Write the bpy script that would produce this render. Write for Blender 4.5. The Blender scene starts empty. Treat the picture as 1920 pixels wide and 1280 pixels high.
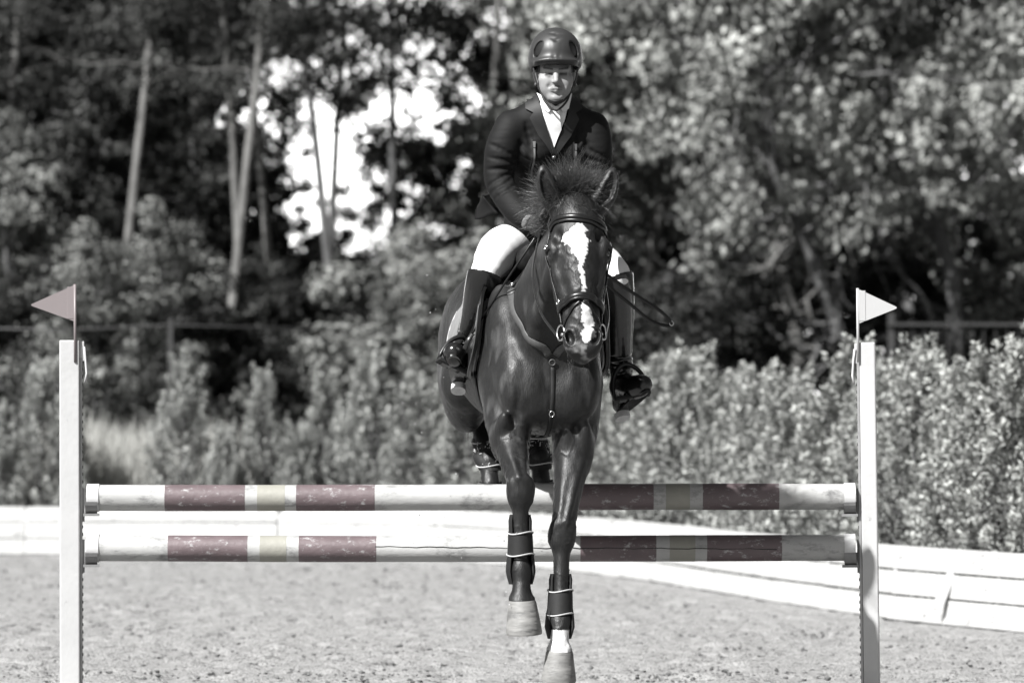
import bpy, bmesh, math, random
import numpy as np
from mathutils import Vector, Matrix

# ------------------------------------------------------------------ camera, sky, sun, exposure
scene = bpy.context.scene
C = scene.collection
rad = math.radians

cam_data = bpy.data.cameras.new('camera')
cam = bpy.data.objects.new('camera', cam_data)
C.objects.link(cam)
cam.location = (0.0, 0.0, 1.26)
cam.rotation_euler = (rad(90 + 0.95), 0, 0)
cam_data.lens = 193.6
cam_data.sensor_width = 36.0
cam_data.clip_end = 3000
cam_data.dof.use_dof = True
cam_data.dof.focus_distance = 24.15
cam_data.dof.aperture_fstop = 4.0
scene.camera = cam

SUN_AZ, SUN_EL = rad(45), rad(45)          # azimuth measured from behind the camera towards the left
S = Vector((-math.sin(SUN_AZ) * math.cos(SUN_EL), -math.cos(SUN_AZ) * math.cos(SUN_EL), math.sin(SUN_EL)))
world = bpy.data.worlds.new('World')
scene.world = world
world.use_nodes = True
wn = world.node_tree.nodes
wl = world.node_tree.links
wn.clear()
w_out = wn.new('ShaderNodeOutputWorld')
w_bg = wn.new('ShaderNodeBackground')
w_sky = wn.new('ShaderNodeTexSky')
w_sky.sky_type = 'NISHITA'
w_sky.sun_disc = False
w_sky.sun_elevation = SUN_EL
w_sky.sun_rotation = math.atan2(S.x, S.y) % (2 * math.pi)
w_sky.dust_density = 1.5
w_bw = wn.new('ShaderNodeSeparateColor')     # black-and-white photograph taken through a red filter: a sky without hue
w_bg.inputs["Strength"].default_value = 0.05
wl.new(w_sky.outputs['Color'], w_bw.inputs['Color'])
wl.new(w_bw.outputs['Red'], w_bg.inputs['Color'])
wl.new(w_bg.outputs['Background'], w_out.inputs['Surface'])

sun_data = bpy.data.lights.new('sun', 'SUN')
sun = bpy.data.objects.new('sun', sun_data)
C.objects.link(sun)
sun_data.energy = 5.0
sun_data.angle = rad(0.5)
sun_data.color = (1.0, 0.995, 0.985)
sun.location = (-20, -10, 30)
sun.rotation_euler = (-S).to_track_quat('-Z', 'Y').to_euler()

scene.view_settings.view_transform = 'Standard'
scene.view_settings.look = 'None'
scene.view_settings.gamma = 1.0
scene.view_settings.use_curve_mapping = False
scene.view_settings.exposure = 1.3
scene.render.engine = 'CYCLES'
scene.render.filter_size = 1.15
scene.cycles.use_denoising = True
scene.cycles.max_bounces = 6
scene.cycles.diffuse_bounces = 1
scene.cycles.glossy_bounces = 2
scene.cycles.transmission_bounces = 3
scene.cycles.transparent_max_bounces = 4
scene.cycles.caustics_reflective = False
scene.cycles.caustics_refractive = False

random.seed(7)
rng = np.random.default_rng(11)

# ------------------------------------------------------------------ helpers: objects
def mesh_np(name, V, F, material=None, smooth=True, colors=None):
    """F: list of arrays of faces, each (n,3) or (n,4)."""
    V = np.asarray(V, dtype=np.float32)
    if not isinstance(F, (list, tuple)):
        F = [F]
    F = [np.asarray(f, dtype=np.int32) for f in F if len(f)]
    me = bpy.data.meshes.new(name)
    me.vertices.add(len(V))
    me.vertices.foreach_set('co', V.ravel())
    loops = np.concatenate([f.ravel() for f in F])
    sizes = np.concatenate([np.full(len(f), f.shape[1], dtype=np.int32) for f in F])
    me.loops.add(len(loops))
    me.loops.foreach_set('vertex_index', loops)
    me.polygons.add(len(sizes))
    starts = np.concatenate([[0], np.cumsum(sizes)[:-1]]).astype(np.int32)
    me.polygons.foreach_set('loop_start', starts)
    me.polygons.foreach_set('use_smooth', np.full(len(sizes), smooth))
    me.update(calc_edges=True)
    me.validate()
    if colors is not None:
        at = me.color_attributes.new('coat', 'FLOAT_COLOR', 'POINT')
        c4 = np.ones((len(V), 4), dtype=np.float32)
        c = np.asarray(colors, dtype=np.float32)
        if c.ndim == 1:
            c4[:, :3] = c[:, None]
        else:
            c4[:, :c.shape[1]] = c
        at.data.foreach_set('color', c4.ravel())
    if material is not None:
        me.materials.append(material)
    return me

def link(name, me, parent=None, loc=None, rotz=None):
    o = bpy.data.objects.new(name, me)
    C.objects.link(o)
    if parent is not None:
        o.parent = parent
    if loc is not None:
        o.location = loc
    if rotz is not None:
        o.rotation_euler = (0, 0, rotz)
    return o

def tag(o, label=None, cat=None, group=None, kind=None):
    if label: o['label'] = label
    if cat: o['category'] = cat
    if group: o['group'] = group
    if kind: o['kind'] = kind
    return o

class MB:
    """collects simple shapes into one mesh"""
    def __init__(self):
        self.V, self.F3, self.F4, self.n = [], [], [], 0
    def add(self, V, F):
        V = np.asarray(V, float)
        self.V.append(V)
        F = np.asarray(F, int) + self.n
        (self.F4 if F.shape[1] == 4 else self.F3).append(F)
        self.n += len(V)
        return self
    def more(self, F, base):
        F = np.asarray(F, int) + base
        (self.F4 if F.shape[1] == 4 else self.F3).append(F)
    def box(self, c, s, R=None, bev=0.0):
        c, s = np.asarray(c, float), np.asarray(s, float) / 2
        if bev <= 0:
            V = np.array([[x, y, z] for x in (-1, 1) for y in (-1, 1) for z in (-1, 1)], float) * s
            F = [[0, 1, 3, 2], [4, 6, 7, 5], [0, 4, 5, 1], [2, 3, 7, 6], [0, 2, 6, 4], [1, 5, 7, 3]]
            if R is not None: V = V @ np.asarray(R).T
            return self.add(V + c, F)
        bm = bmesh.new()
        bmesh.ops.create_cube(bm, size=1.0)
        for v in bm.verts:
            v.co = Vector((v.co.x * 2 * s[0], v.co.y * 2 * s[1], v.co.z * 2 * s[2]))
        bmesh.ops.bevel(bm, geom=bm.edges[:], offset=bev, segments=2, affect='EDGES', profile=0.5)
        bmesh.ops.triangulate(bm, faces=bm.faces[:])
        V = np.array([v.co[:] for v in bm.verts]); bm.verts.index_update()
        F = [[v.index for v in f.verts] for f in bm.faces]
        bm.free()
        if R is not None: V = V @ np.asarray(R).T
        return self.add(V + c, F)
    def tube(self, pts, r, n=8, caps=True, squash=None):
        pts = np.asarray(pts, float); m = len(pts)
        r = np.broadcast_to(np.asarray(r, float), (m,))
        T = np.gradient(pts, axis=0); T /= np.linalg.norm(T, axis=1)[:, None] + 1e-12
        ref = np.array([0, 0, 1.0]) if abs(T[0, 2]) < 0.9 else np.array([1.0, 0, 0])
        N = np.zeros_like(pts); cur = ref - T[0] * (ref @ T[0]); cur /= np.linalg.norm(cur)
        for i in range(m):
            cur = cur - T[i] * (cur @ T[i]); cur /= np.linalg.norm(cur) + 1e-12
            N[i] = cur
        B = np.cross(T, N)
        a = np.arange(n) * 2 * math.pi / n
        V = pts[:, None] + r[:, None, None] * (np.cos(a)[None, :, None] * N[:, None] + np.sin(a)[None, :, None] * B[:, None])
        V = V.reshape(-1, 3)
        i = np.arange(m - 1)[:, None] * n; j = np.arange(n)[None]
        F = np.stack([i + j, i + (j + 1) % n, i + n + (j + 1) % n, i + n + j], -1).reshape(-1, 4)
        base = self.n
        self.add(V, F)
        if caps:
            for k, rev in ((0, True), (m - 1, False)):
                c0 = self.n
                self.V.append(pts[k][None]); self.n += 1
                q = np.arange(n)
                f = np.stack([base + k * n + q, base + k * n + (q + 1) % n, np.full(n, c0)], 1)
                if rev: f = f[:, ::-1]
                self.F3.append(f)
        return self
    def ring(self, c, R, r, normal, n=20, m=6, squash=(1, 1), up=(0, 0, 1), a0=0, a1=2 * math.pi):
        nv = Vector(normal).normalized(); u = Vector(up) - nv * Vector(up).dot(nv); u.normalize(); w = nv.cross(u)
        full = abs(a1 - a0 - 2 * math.pi) < 1e-6
        k = n + 1
        pts = [np.array(Vector(c) + u * (R * squash[0] * math.cos(a0 + (a1 - a0) * i / n)) + w * (R * squash[1] * math.sin(a0 + (a1 - a0) * i / n))) for i in range(k)]
        return self.tube(pts, r, m, caps=not full)
    def mesh(self, name, material, smooth=True):
        F = []
        if self.F4: F.append(np.concatenate(self.F4))
        if self.F3: F.append(np.concatenate(self.F3))
        return mesh_np(name, np.concatenate(self.V), F, material, smooth)
    def build(self, name, material, parent=None, smooth=True, sharp=None):
        me = self.mesh(name, material, smooth)
        if sharp is not None:
            me.set_sharp_from_angle(angle=rad(sharp))
        return link(name, me, parent)

def spline(pts, n=12):
    """Catmull-Rom through pts, n samples per span; columns beyond 3 are interpolated too"""
    P = np.asarray(pts, float)
    P = np.vstack([2 * P[0] - P[1], P, 2 * P[-1] - P[-2]])
    out = []
    for i in range(1, len(P) - 2):
        t = np.linspace(0, 1, n, endpoint=False)[:, None]
        p0, p1, p2, p3 = P[i - 1], P[i], P[i + 1], P[i + 2]
        out.append(0.5 * (2 * p1 + (p2 - p0) * t + (2 * p0 - 5 * p1 + 4 * p2 - p3) * t ** 2 + (3 * p1 - p0 - 3 * p2 + p3) * t ** 3))
    out.append(P[-2][None])
    return np.vstack(out)

# ------------------------------------------------------------------ helpers: materials
def g(v, tint=(1, 1, 1)):
    return (v * tint[0], v * tint[1], v * tint[2], 1)

def mat(name, base, rough=0.6, spec=0.5, var=0.0, vscale=8.0, bump=0.0, bscale=60.0, dark=None, dscale=5.0, dlo=0.55, dhi=0.7,
        metal=0.0, attr=None, sheen=0.0, coat=0.0, stretch=(1, 1, 1), bdist=0.01, rvar=0.0, coords='Object'):
    m = bpy.data.materials.new(name)
    m.use_nodes = True
    nt = m.node_tree; n = nt.nodes; l = nt.links
    p = n['Principled BSDF']
    p.inputs['Roughness'].default_value = rough
    p.inputs['Specular IOR Level'].default_value = spec
    p.inputs['Metallic'].default_value = metal
    if sheen: p.inputs['Sheen Weight'].default_value = sheen
    if coat:
        p.inputs['Coat Weight'].default_value = coat
        p.inputs['Coat Roughness'].default_value = 0.12
    base = base if isinstance(base, tuple) else g(base)
    tc = n.new('ShaderNodeTexCoord')
    mp = n.new('ShaderNodeMapping'); mp.inputs['Scale'].default_value = stretch
    if coords == 'World':
        gm = n.new('ShaderNodeNewGeometry'); l.new(gm.outputs['Position'], mp.inputs['Vector'])
    else:
        l.new(tc.outputs[coords], mp.inputs['Vector'])
    vec = mp.outputs['Vector']
    if attr:
        at = n.new('ShaderNodeVertexColor'); at.layer_name = attr
        col = at.outputs['Color']
    else:
        rgb = n.new('ShaderNodeRGB'); rgb.outputs[0].default_value = base
        col = rgb.outputs[0]
    if var:
        nz = n.new('ShaderNodeTexNoise'); nz.inputs['Scale'].default_value = vscale; nz.inputs['Detail'].default_value = 6
        nz.inputs['Roughness'].default_value = 0.65
        l.new(vec, nz.inputs['Vector'])
        mr = n.new('ShaderNodeMapRange')
        mr.inputs['From Min'].default_value = 0.25; mr.inputs['From Max'].default_value = 0.75
        mr.inputs['To Min'].default_value = 1 - var; mr.inputs['To Max'].default_value = 1 + var
        l.new(nz.outputs['Fac'], mr.inputs['Value'])
        mx = n.new('ShaderNodeVectorMath'); mx.operation = 'SCALE'
        l.new(col, mx.inputs[0]); l.new(mr.outputs['Result'], mx.inputs['Scale'])
        col = mx.outputs['Vector']
    if dark is not None:
        nz = n.new('ShaderNodeTexNoise'); nz.inputs['Scale'].default_value = dscale; nz.inputs['Detail'].default_value = 8
        nz.inputs['Roughness'].default_value = 0.7
        l.new(vec, nz.inputs['Vector'])
        mr = n.new('ShaderNodeMapRange'); mr.inputs['From Min'].default_value = dlo; mr.inputs['From Max'].default_value = dhi
        l.new(nz.outputs['Fac'], mr.inputs['Value'])
        mx = n.new('ShaderNodeMixRGB'); mx.inputs['Color2'].default_value = dark if isinstance(dark, tuple) else g(dark)
        l.new(mr.outputs['Result'], mx.inputs['Fac']); l.new(col, mx.inputs['Color1'])
        col = mx.outputs['Color']
    l.new(col, p.inputs['Base Color'])
    if rvar:
        nz = n.new('ShaderNodeTexNoise'); nz.inputs['Scale'].default_value = vscale * 2; nz.inputs['Detail'].default_value = 5
        l.new(vec, nz.inputs['Vector'])
        mr = n.new('ShaderNodeMapRange'); mr.inputs['To Min'].default_value = max(0, rough - rvar); mr.inputs['To Max'].default_value = min(1, rough + rvar)
        l.new(nz.outputs['Fac'], mr.inputs['Value']); l.new(mr.outputs['Result'], p.inputs['Roughness'])
    if bump:
        nz = n.new('ShaderNodeTexNoise'); nz.inputs['Scale'].default_value = bscale; nz.inputs['Detail'].default_value = 5
        l.new(vec, nz.inputs['Vector'])
        bp = n.new('ShaderNodeBump'); bp.inputs['Strength'].default_value = bump; bp.inputs['Distance'].default_value = bdist
        l.new(nz.outputs['Fac'], bp.inputs['Height']); l.new(bp.outputs['Normal'], p.inputs['Normal'])
    return m

def leaf_mat(name, base, var=0.35, trans=0.3, rough=0.6, vscale=1.3):
    m = bpy.data.materials.new(name)
    m.use_nodes = True
    nt = m.node_tree; n = nt.nodes; l = nt.links
    out = n['Material Output']; p = n['Principled BSDF']
    p.inputs['Roughness'].default_value = rough
    p.inputs['Specular IOR Level'].default_value = 0.2
    geo = n.new('ShaderNodeNewGeometry'); oi = n.new('ShaderNodeObjectInfo')
    nz = n.new('ShaderNodeTexNoise'); nz.inputs['Scale'].default_value = vscale; nz.inputs['Detail'].default_value = 4
    l.new(geo.outputs['Position'], nz.inputs['Vector'])
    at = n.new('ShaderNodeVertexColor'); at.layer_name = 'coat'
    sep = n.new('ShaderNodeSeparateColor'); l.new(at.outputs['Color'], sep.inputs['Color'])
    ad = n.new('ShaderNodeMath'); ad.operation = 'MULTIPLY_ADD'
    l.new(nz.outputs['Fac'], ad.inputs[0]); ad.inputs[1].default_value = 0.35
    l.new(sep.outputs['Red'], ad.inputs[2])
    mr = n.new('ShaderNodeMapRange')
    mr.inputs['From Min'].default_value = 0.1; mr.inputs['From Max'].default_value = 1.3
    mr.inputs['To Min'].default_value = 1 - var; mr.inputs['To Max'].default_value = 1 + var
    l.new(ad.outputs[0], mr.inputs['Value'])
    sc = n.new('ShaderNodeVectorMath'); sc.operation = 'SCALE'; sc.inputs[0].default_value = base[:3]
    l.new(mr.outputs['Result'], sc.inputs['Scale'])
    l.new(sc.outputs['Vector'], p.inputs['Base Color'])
    tr = n.new('ShaderNodeBsdfTranslucent'); l.new(sc.outputs['Vector'], tr.inputs['Color'])
    mx = n.new('ShaderNodeMixShader'); mx.inputs['Fac'].default_value = trans
    l.new(p.outputs['BSDF'], mx.inputs[1]); l.new(tr.outputs['BSDF'], mx.inputs[2])
    l.new(mx.outputs['Shader'], out.inputs['Surface'])
    return m

# ------------------------------------------------------------------ helpers: solid modelling with smooth unions
def rotm(rx=0, ry=0, rz=0):
    return np.array((Matrix.Rotation(rad(rz), 3, 'Z') @ Matrix.Rotation(rad(ry), 3, 'Y') @ Matrix.Rotation(rad(rx), 3, 'X')))

class Field:
    def __init__(self):
        self.P = []          # (kind, data, k, op, centre, radius)
    def cone(self, a, b, ra, rb, k=0.03, op='add', squash=1.0, axis=None):
        """round cone; squash < 1 makes the section flatter along `axis`"""
        a, b = np.asarray(a, float), np.asarray(b, float)
        ax = None
        if axis is not None and squash != 1.0:
            ax = np.asarray(axis, float); ax /= np.linalg.norm(ax)
        c = (a + b) / 2; R = np.linalg.norm(b - a) / 2 + max(ra, rb) * max(1, squash)
        self.P.append(('c', (a, b, ra, rb, ax, squash), k, op, c, R))
        return self
    def chain(self, pts, k=0.03, op='add', squash=1.0, axis=None, n=0):
        """pts rows: x y z r"""
        P = np.asarray(pts, float)
        if n: P = spline(P, n)
        for i in range(len(P) - 1):
            self.cone(P[i, :3], P[i + 1, :3], P[i, 3], P[i + 1, 3], k if i == 0 else min(k, 0.02), op, squash, axis)
        return self
    def ell(self, c, r, k=0.03, op='add', R=None):
        c, r = np.asarray(c, float), np.asarray(r, float)
        self.P.append(('e', (c, r, None if R is None else np.asarray(R).T), k, op, c, r.max()))
        return self
    def pair(self, fn, *a, **kw):
        pass
    def half(self, p, nrm, k=0.005, op='sub'):
        """removes everything on the side the normal points to"""
        p, nrm = np.asarray(p, float), np.asarray(nrm, float); nrm = nrm / np.linalg.norm(nrm)
        self.P.append(('h', (p, nrm), k, op, p, 1e3))
        return self
    @staticmethod
    def _d(pr, X):
        t, d = pr[0], pr[1]
        if t == 'c':
            a, b, ra, rb, ax, sq = d
            ba = b - a; L2 = ba @ ba + 1e-12
            pa = X - a
            h = np.clip(pa @ ba / L2, 0, 1)
            q = pa - h[:, None] * ba
            if ax is not None:
                s = q @ ax
                q = q + np.outer(s * (1 / sq - 1), ax)
                return (np.sqrt((q * q).sum(1)) - (ra + (rb - ra) * h)) * min(1, (sq + 1) / 2)
            return np.sqrt((q * q).sum(1)) - (ra + (rb - ra) * h)
        if t == 'e':
            c, r, R = d
            q = X - c
            if R is not None: q = q @ R.T
            k0 = np.sqrt(((q / r) ** 2).sum(1)); k1 = np.sqrt(((q / (r * r)) ** 2).sum(1)) + 1e-9
            return k0 * (k0 - 1) / k1
        p, nrm = d
        return -(X - p) @ nrm
    def ev(self, X, prims=None):
        X = np.asarray(X, float)
        D = np.full(len(X), 10.0)
        for pr in (self.P if prims is None else prims):
            d = self._d(pr, X); k = pr[2]
            if pr[3] == 'add':
                h = np.clip(0.5 + 0.5 * (D - d) / k, 0, 1)
                D = D + (d - D) * h - k * h * (1 - h)
            elif pr[3] == 'sub':
                d = -d
                h = np.clip(0.5 - 0.5 * (D - d) / k, 0, 1)
                D = D + (d - D) * h + k * h * (1 - h)
            else:            # 'int' keep inside
                h = np.clip(0.5 - 0.5 * (D - d) / k, 0, 1)
                D = D + (d - D) * h + k * h * (1 - h)
        return D
    def grad(self, X, e=0.004):
        G = np.stack([self.ev(X + np.eye(3)[i] * e) - self.ev(X - np.eye(3)[i] * e) for i in range(3)], 1)
        return G / (np.linalg.norm(G, axis=1)[:, None] + 1e-9)
    def snap(self, X, off=0.0, it=6):
        X = np.array(X, float)
        for _ in range(it):
            X = X - self.grad(X) * (self.ev(X) - off)[:, None] * 0.9
        return X, self.grad(X)
    def cast(self, X, direction, off=0.0, maxd=1.5):
        """march from X along direction until the surface is `off` away; returns points, hit mask"""
        X = np.array(X, float); dr = np.asarray(direction, float); dr = dr / np.linalg.norm(dr)
        t = np.zeros(len(X))
        lo_ = X.min(0) - .3; hi_ = X.max(0) + .3; ax_ = int(np.argmax(np.abs(dr))); lo_[ax_] = -99; hi_[ax_] = 99
        near = [p for p in self.P if p[0] == 'h' or ((p[4] + p[5] > lo_).all() and (p[4] - p[5] < hi_).all())]
        for _ in range(40):
            d = self.ev(X + t[:, None] * dr, near) - off
            t = t + np.where(t < maxd, d * 0.8, 0)
        return X + t[:, None] * dr, t < maxd
    def crease(self, pts, r=0.006, k=0.010, n=4):
        """a groove pressed into the surface along pts"""
        P = spline(np.asarray(pts, float), n)
        f0 = Field(); c0 = P.mean(0)
        f0.P = [p for p in self.P if p[3] == 'add' and np.linalg.norm(p[4] - c0) < p[5] + 0.25]
        P = f0.snap(P, 0.001)[0]
        m = len(P); rr = r * np.sin(np.linspace(0.25, math.pi - 0.25, m))
        for i in range(m - 1):
            self.cone(P[i], P[i + 1], rr[i], rr[i + 1], k, 'sub')
        return self
    def mesh(self, h, lo=None, hi=None, B=16):
        adds = [p for p in self.P if p[3] == 'add']
        if lo is None:
            lo = np.min([p[4] - p[5] for p in adds], axis=0) - 3 * h
            hi = np.max([p[4] + p[5] for p in adds], axis=0) + 3 * h
        lo, hi = np.asarray(lo, float), np.asarray(hi, float)
        nb = np.ceil((hi - lo) / (h * B)).astype(int)
        N = nb * B + 1
        V = np.empty(N, np.float32)
        bi = np.stack(np.meshgrid(*[np.arange(q) for q in nb], indexing='ij'), -1).reshape(-1, 3)
        cen = lo + (bi + 0.5) * B * h
        D = np.empty(len(cen))
        for s in range(0, len(cen), 20000):
            D[s:s + 20000] = self.ev(cen[s:s + 20000])
        rb = math.sqrt(3) / 2 * B * h
        loc = np.stack(np.meshgrid(*[np.arange(B + 1)] * 3, indexing='ij'), -1).reshape(-1, 3) * h
        V[:] = 1.0
        pc = np.array([p[4] for p in self.P]); pr = np.array([p[5] for p in self.P]); pk = np.array([p[2] for p in self.P])
        for b, c, d in zip(bi, cen, D):
            i, j, k = b * B
            if abs(d) > rb * 1.6 + 0.06:
                V[i:i + B + 1, j:j + B + 1, k:k + B + 1] = np.sign(d)
        for b, c, d in zip(bi, cen, D):
            if abs(d) <= rb * 1.6 + 0.06:
                i, j, k = b * B
                near = np.linalg.norm(pc - c, axis=1) - pr < rb + pk + 0.02
                prims = [p for p, q in zip(self.P, near) if q]
                X = lo + b * B * h + loc
                V[i:i + B + 1, j:j + B + 1, k:k + B + 1] = self.ev(X, prims).reshape(B + 1, B + 1, B + 1)
        # surface nets
        ins = V < 0
        nx, ny, nz = N - 1
        cnt = np.zeros((nx, ny, nz), np.int8)
        for a in (0, 1):
            for b2 in (0, 1):
                for c2 in (0, 1):
                    cnt += ins[a:nx + a, b2:ny + b2, c2:nz + c2]
        cells = np.argwhere((cnt > 0) & (cnt < 8))
        idx = np.full((nx, ny, nz), -1, np.int32)
        idx[tuple(cells.T)] = np.arange(len(cells))
        acc = np.zeros((len(cells), 3)); num = np.zeros(len(cells))
        corners = [(a, b2, c2) for a in (0, 1) for b2 in (0, 1) for c2 in (0, 1)]
        vals = {c: V[cells[:, 0] + c[0], cells[:, 1] + c[1], cells[:, 2] + c[2]] for c in corners}
        for c in corners:
            for ax in range(3):
                if c[ax] == 0:
                    e = list(c); e[ax] = 1; e = tuple(e)
                    v0, v1 = vals[c], vals[e]
                    m = (v0 < 0) != (v1 < 0)
                    t = np.where(m, v0 / np.where(m, v0 - v1, 1), 0)
                    p = np.tile(np.array(c, float), (len(cells), 1)); p[:, ax] = t
                    acc += p * m[:, None]; num += m
        P = lo + (cells + acc / num[:, None]) * h
        quads = []
        for ax in range(3):
            u, v = [(1, 2), (2, 0), (0, 1)][ax]
            s0 = [slice(1, N[q] - 1) for q in range(3)]; s0[ax] = slice(0, N[ax] - 1)
            s1 = list(s0); s1[ax] = slice(1, N[ax])
            a_, b_ = ins[tuple(s0)], ins[tuple(s1)]
            e = np.argwhere(a_ != b_)
            flip = a_[tuple(e.T)]
            for q in range(3):
                if q != ax: e[:, q] += 1
            du = np.zeros(3, int); du[u] = 1; dv = np.zeros(3, int); dv[v] = 1
            q4 = np.stack([idx[tuple((e - du - dv).T)], idx[tuple((e - dv).T)], idx[tuple(e.T)], idx[tuple((e - du).T)]], 1)
            q4[~flip] = q4[~flip][:, ::-1]
            quads.append(q4)
        Q = np.concatenate(quads); Q = Q[(Q >= 0).all(1)]
        return P, Q

def relax(P, Q, it=2, w=0.5):
    """light smoothing of a quad mesh"""
    P = P.copy(); n = len(P)
    E = np.concatenate([Q[:, [0, 1]], Q[:, [1, 2]], Q[:, [2, 3]], Q[:, [3, 0]]])
    for _ in range(it):
        A = np.zeros_like(P); c = np.zeros(n)
        for d in range(3):
            A[:, d] = np.bincount(E[:, 0], P[E[:, 1], d], n) + np.bincount(E[:, 1], P[E[:, 0], d], n)
        c = np.bincount(E[:, 0], minlength=n) + np.bincount(E[:, 1], minlength=n)
        P += w * (A / np.maximum(c, 1)[:, None] - P)
    return P

def vnormals(P, Q):
    n = len(P); fnr = np.cross(P[Q[:, 2]] - P[Q[:, 0]], P[Q[:, 3]] - P[Q[:, 1]])
    N = np.stack([sum(np.bincount(Q[:, c], fnr[:, d], n) for c in range(4)) for d in range(3)], 1)
    return N / (np.linalg.norm(N, axis=1)[:, None] + 1e-12)

def noise3(X, scale, seed=0):
    """cheap smooth value noise in -1..1"""
    X = np.asarray(X, float) * scale + seed * 17.13
    i = np.floor(X).astype(np.int64); f = X - i; f = f * f * (3 - 2 * f)
    def hsh(a):
        n = (a[:, 0] * 374761393 + a[:, 1] * 668265263 + a[:, 2] * 2147483647) & 0x7fffffff
        n = ((n ^ (n >> 13)) * 1274126177) & 0x7fffffff
        return ((n ^ (n >> 16)) & 0xffff) / 32767.5 - 1
    r = 0
    for a in (0, 1):
        for b in (0, 1):
            for c in (0, 1):
                w = (f[:, 0] if a else 1 - f[:, 0]) * (f[:, 1] if b else 1 - f[:, 1]) * (f[:, 2] if c else 1 - f[:, 2])
                r = r + w * hsh(i + np.array([a, b, c]))
    return r

def strap(name, pts, width, thick, material, parent, field=None, off=0.0, closed=False, n=8, nrm=None, snapit=True, label=None):
    """leather strap along pts (spline); lies on the field's surface when one is given, else nrm is its face normal"""
    P = np.asarray(pts, float)
    if closed:
        P = np.vstack([P, P[:1]])
    P = spline(P, n)
    if field is not None:
        if snapit: P, N = field.snap(P, off + thick / 2)
        else: N = field.grad(P)
        for _ in range(2):
            P[1:-1] = P[1:-1] * 0.5 + (P[:-2] + P[2:]) * 0.25
    else:
        N = np.asarray(nrm, float)
        N = np.broadcast_to(N, P.shape) if N.ndim == 1 else spline(N, n)
    T = np.gradient(P, axis=0); T /= np.linalg.norm(T, axis=1)[:, None] + 1e-9
    N = N - T * (N * T).sum(1)[:, None]; N = N / (np.linalg.norm(N, axis=1)[:, None] + 1e-9)
    Bn = np.cross(T, N)
    w, t = width / 2, thick / 2
    sec = [(-w, -t * .4), (-w * .8, t * .8), (0, t * 1.25), (w * .8, t * .8), (w, -t * .4), (0, -t)]
    m = len(sec)
    V = np.stack([P + a * Bn + b * N for a, b in sec], 1).reshape(-1, 3)
    k = len(P)
    i = np.arange(k - 1)[:, None] * m; j = np.arange(m)[None]
    F4 = np.stack([i + j, i + (j + 1) % m, i + m + (j + 1) % m, i + m + j], -1).reshape(-1, 4)
    F = [F4]
    if not closed:
        F3 = []
        for b0, rv in ((0, 1), ((k - 1) * m, 0)):
            for q in range(1, m - 1):
                f = [b0, b0 + q, b0 + q + 1]
                F3.append(f[::-1] if rv else f)
        F.append(np.array(F3))
    o = link(name, mesh_np(name, V, F, material), parent)
    if label: o['label'] = label
    return o

def inpoly(P, poly):
    x, y = P[:, 0], P[:, 1]; c = np.zeros(len(P), bool); q = np.asarray(poly, float)
    for i in range(len(q)):
        x1, y1 = q[i]; x2, y2 = q[i - 1]
        m = ((y1 > y) != (y2 > y)) & (x < (x2 - x1) * (y - y1) / (y2 - y1 + 1e-12) + x1)
        c ^= m
    return c

def patch(name, field, origin, U, W, direction, poly, off, thick, material, parent, step=0.01, round_=0, label=None, puff=0.0, puffscale=0):
    """a panel whose outline is `poly` in the plane origin + u*U + w*W, dropped along `direction` onto the field"""
    poly = np.asarray(poly, float)
    if round_:
        poly = spline(np.vstack([poly, poly[:1]]), round_)[:-1]
    bm = bmesh.new()
    vs = [bm.verts.new((p[0], p[1], 0)) for p in poly]
    es = [bm.edges.new((vs[i], vs[(i + 1) % len(vs)])) for i in range(len(vs))]
    bmesh.ops.triangle_fill(bm, use_beauty=True, edges=es)
    lo, hi = poly.min(0), poly.max(0)
    for a, (l0, h0) in enumerate(zip(lo, hi)):
        for c in np.arange(l0 + step, h0, step):
            co = [0, 0, 0]; co[a] = c; no = [0, 0, 0]; no[a] = 1
            bmesh.ops.bisect_plane(bm, geom=bm.verts[:] + bm.edges[:] + bm.faces[:], plane_co=co, plane_no=no)
    bmesh.ops.triangulate(bm, faces=bm.faces[:])
    bm.verts.index_update()
    uv = np.array([v.co[:2] for v in bm.verts])
    F = np.array([[v.index for v in f.verts] for f in bm.faces])
    bnd = np.array([[e.verts[0].index, e.verts[1].index] for e in bm.edges if len(e.link_faces) == 1])
    bm.free()
    origin, U, W = (np.asarray(q, float) for q in (origin, U, W))
    X = origin + uv[:, :1] * U + uv[:, 1:] * W
    P, ok = field.cast(X, direction, off, 0.95)
    if (~ok).any():
        P[~ok] = field.snap(X[~ok] + np.asarray(direction, float) * 0.62, off, 12)[0]
    G = field.grad(P)
    n = len(P)
    top = P + G * thick
    if puff:
        top = top + G * (puff * np.abs(np.sin(uv[:, :1] * puffscale + uv[:, 1:] * puffscale)) * np.abs(np.sin(uv[:, :1] * puffscale - uv[:, 1:] * puffscale)))
    V = np.vstack([P, top])
    # orient
    fn = np.cross(top[F[:, 1]] - top[F[:, 0]], top[F[:, 2]] - top[F[:, 0]])
    if (fn * G[F[:, 0]]).sum() < 0: F = F[:, ::-1]
    dirs = {}
    for f in F:
        for a, b in ((f[0], f[1]), (f[1], f[2]), (f[2], f[0])): dirs[(a, b)] = 1
    side = np.array([[a, b, b + n, a + n] if (a, b) in dirs else [b, a, a + n, b + n] for a, b in bnd])
    o = link(name, mesh_np(name, V, [side, F + n, F[:, ::-1]], material), parent)
    o.data.set_sharp_from_angle(angle=rad(50))
    if label: o['label'] = label
    return o

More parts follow.
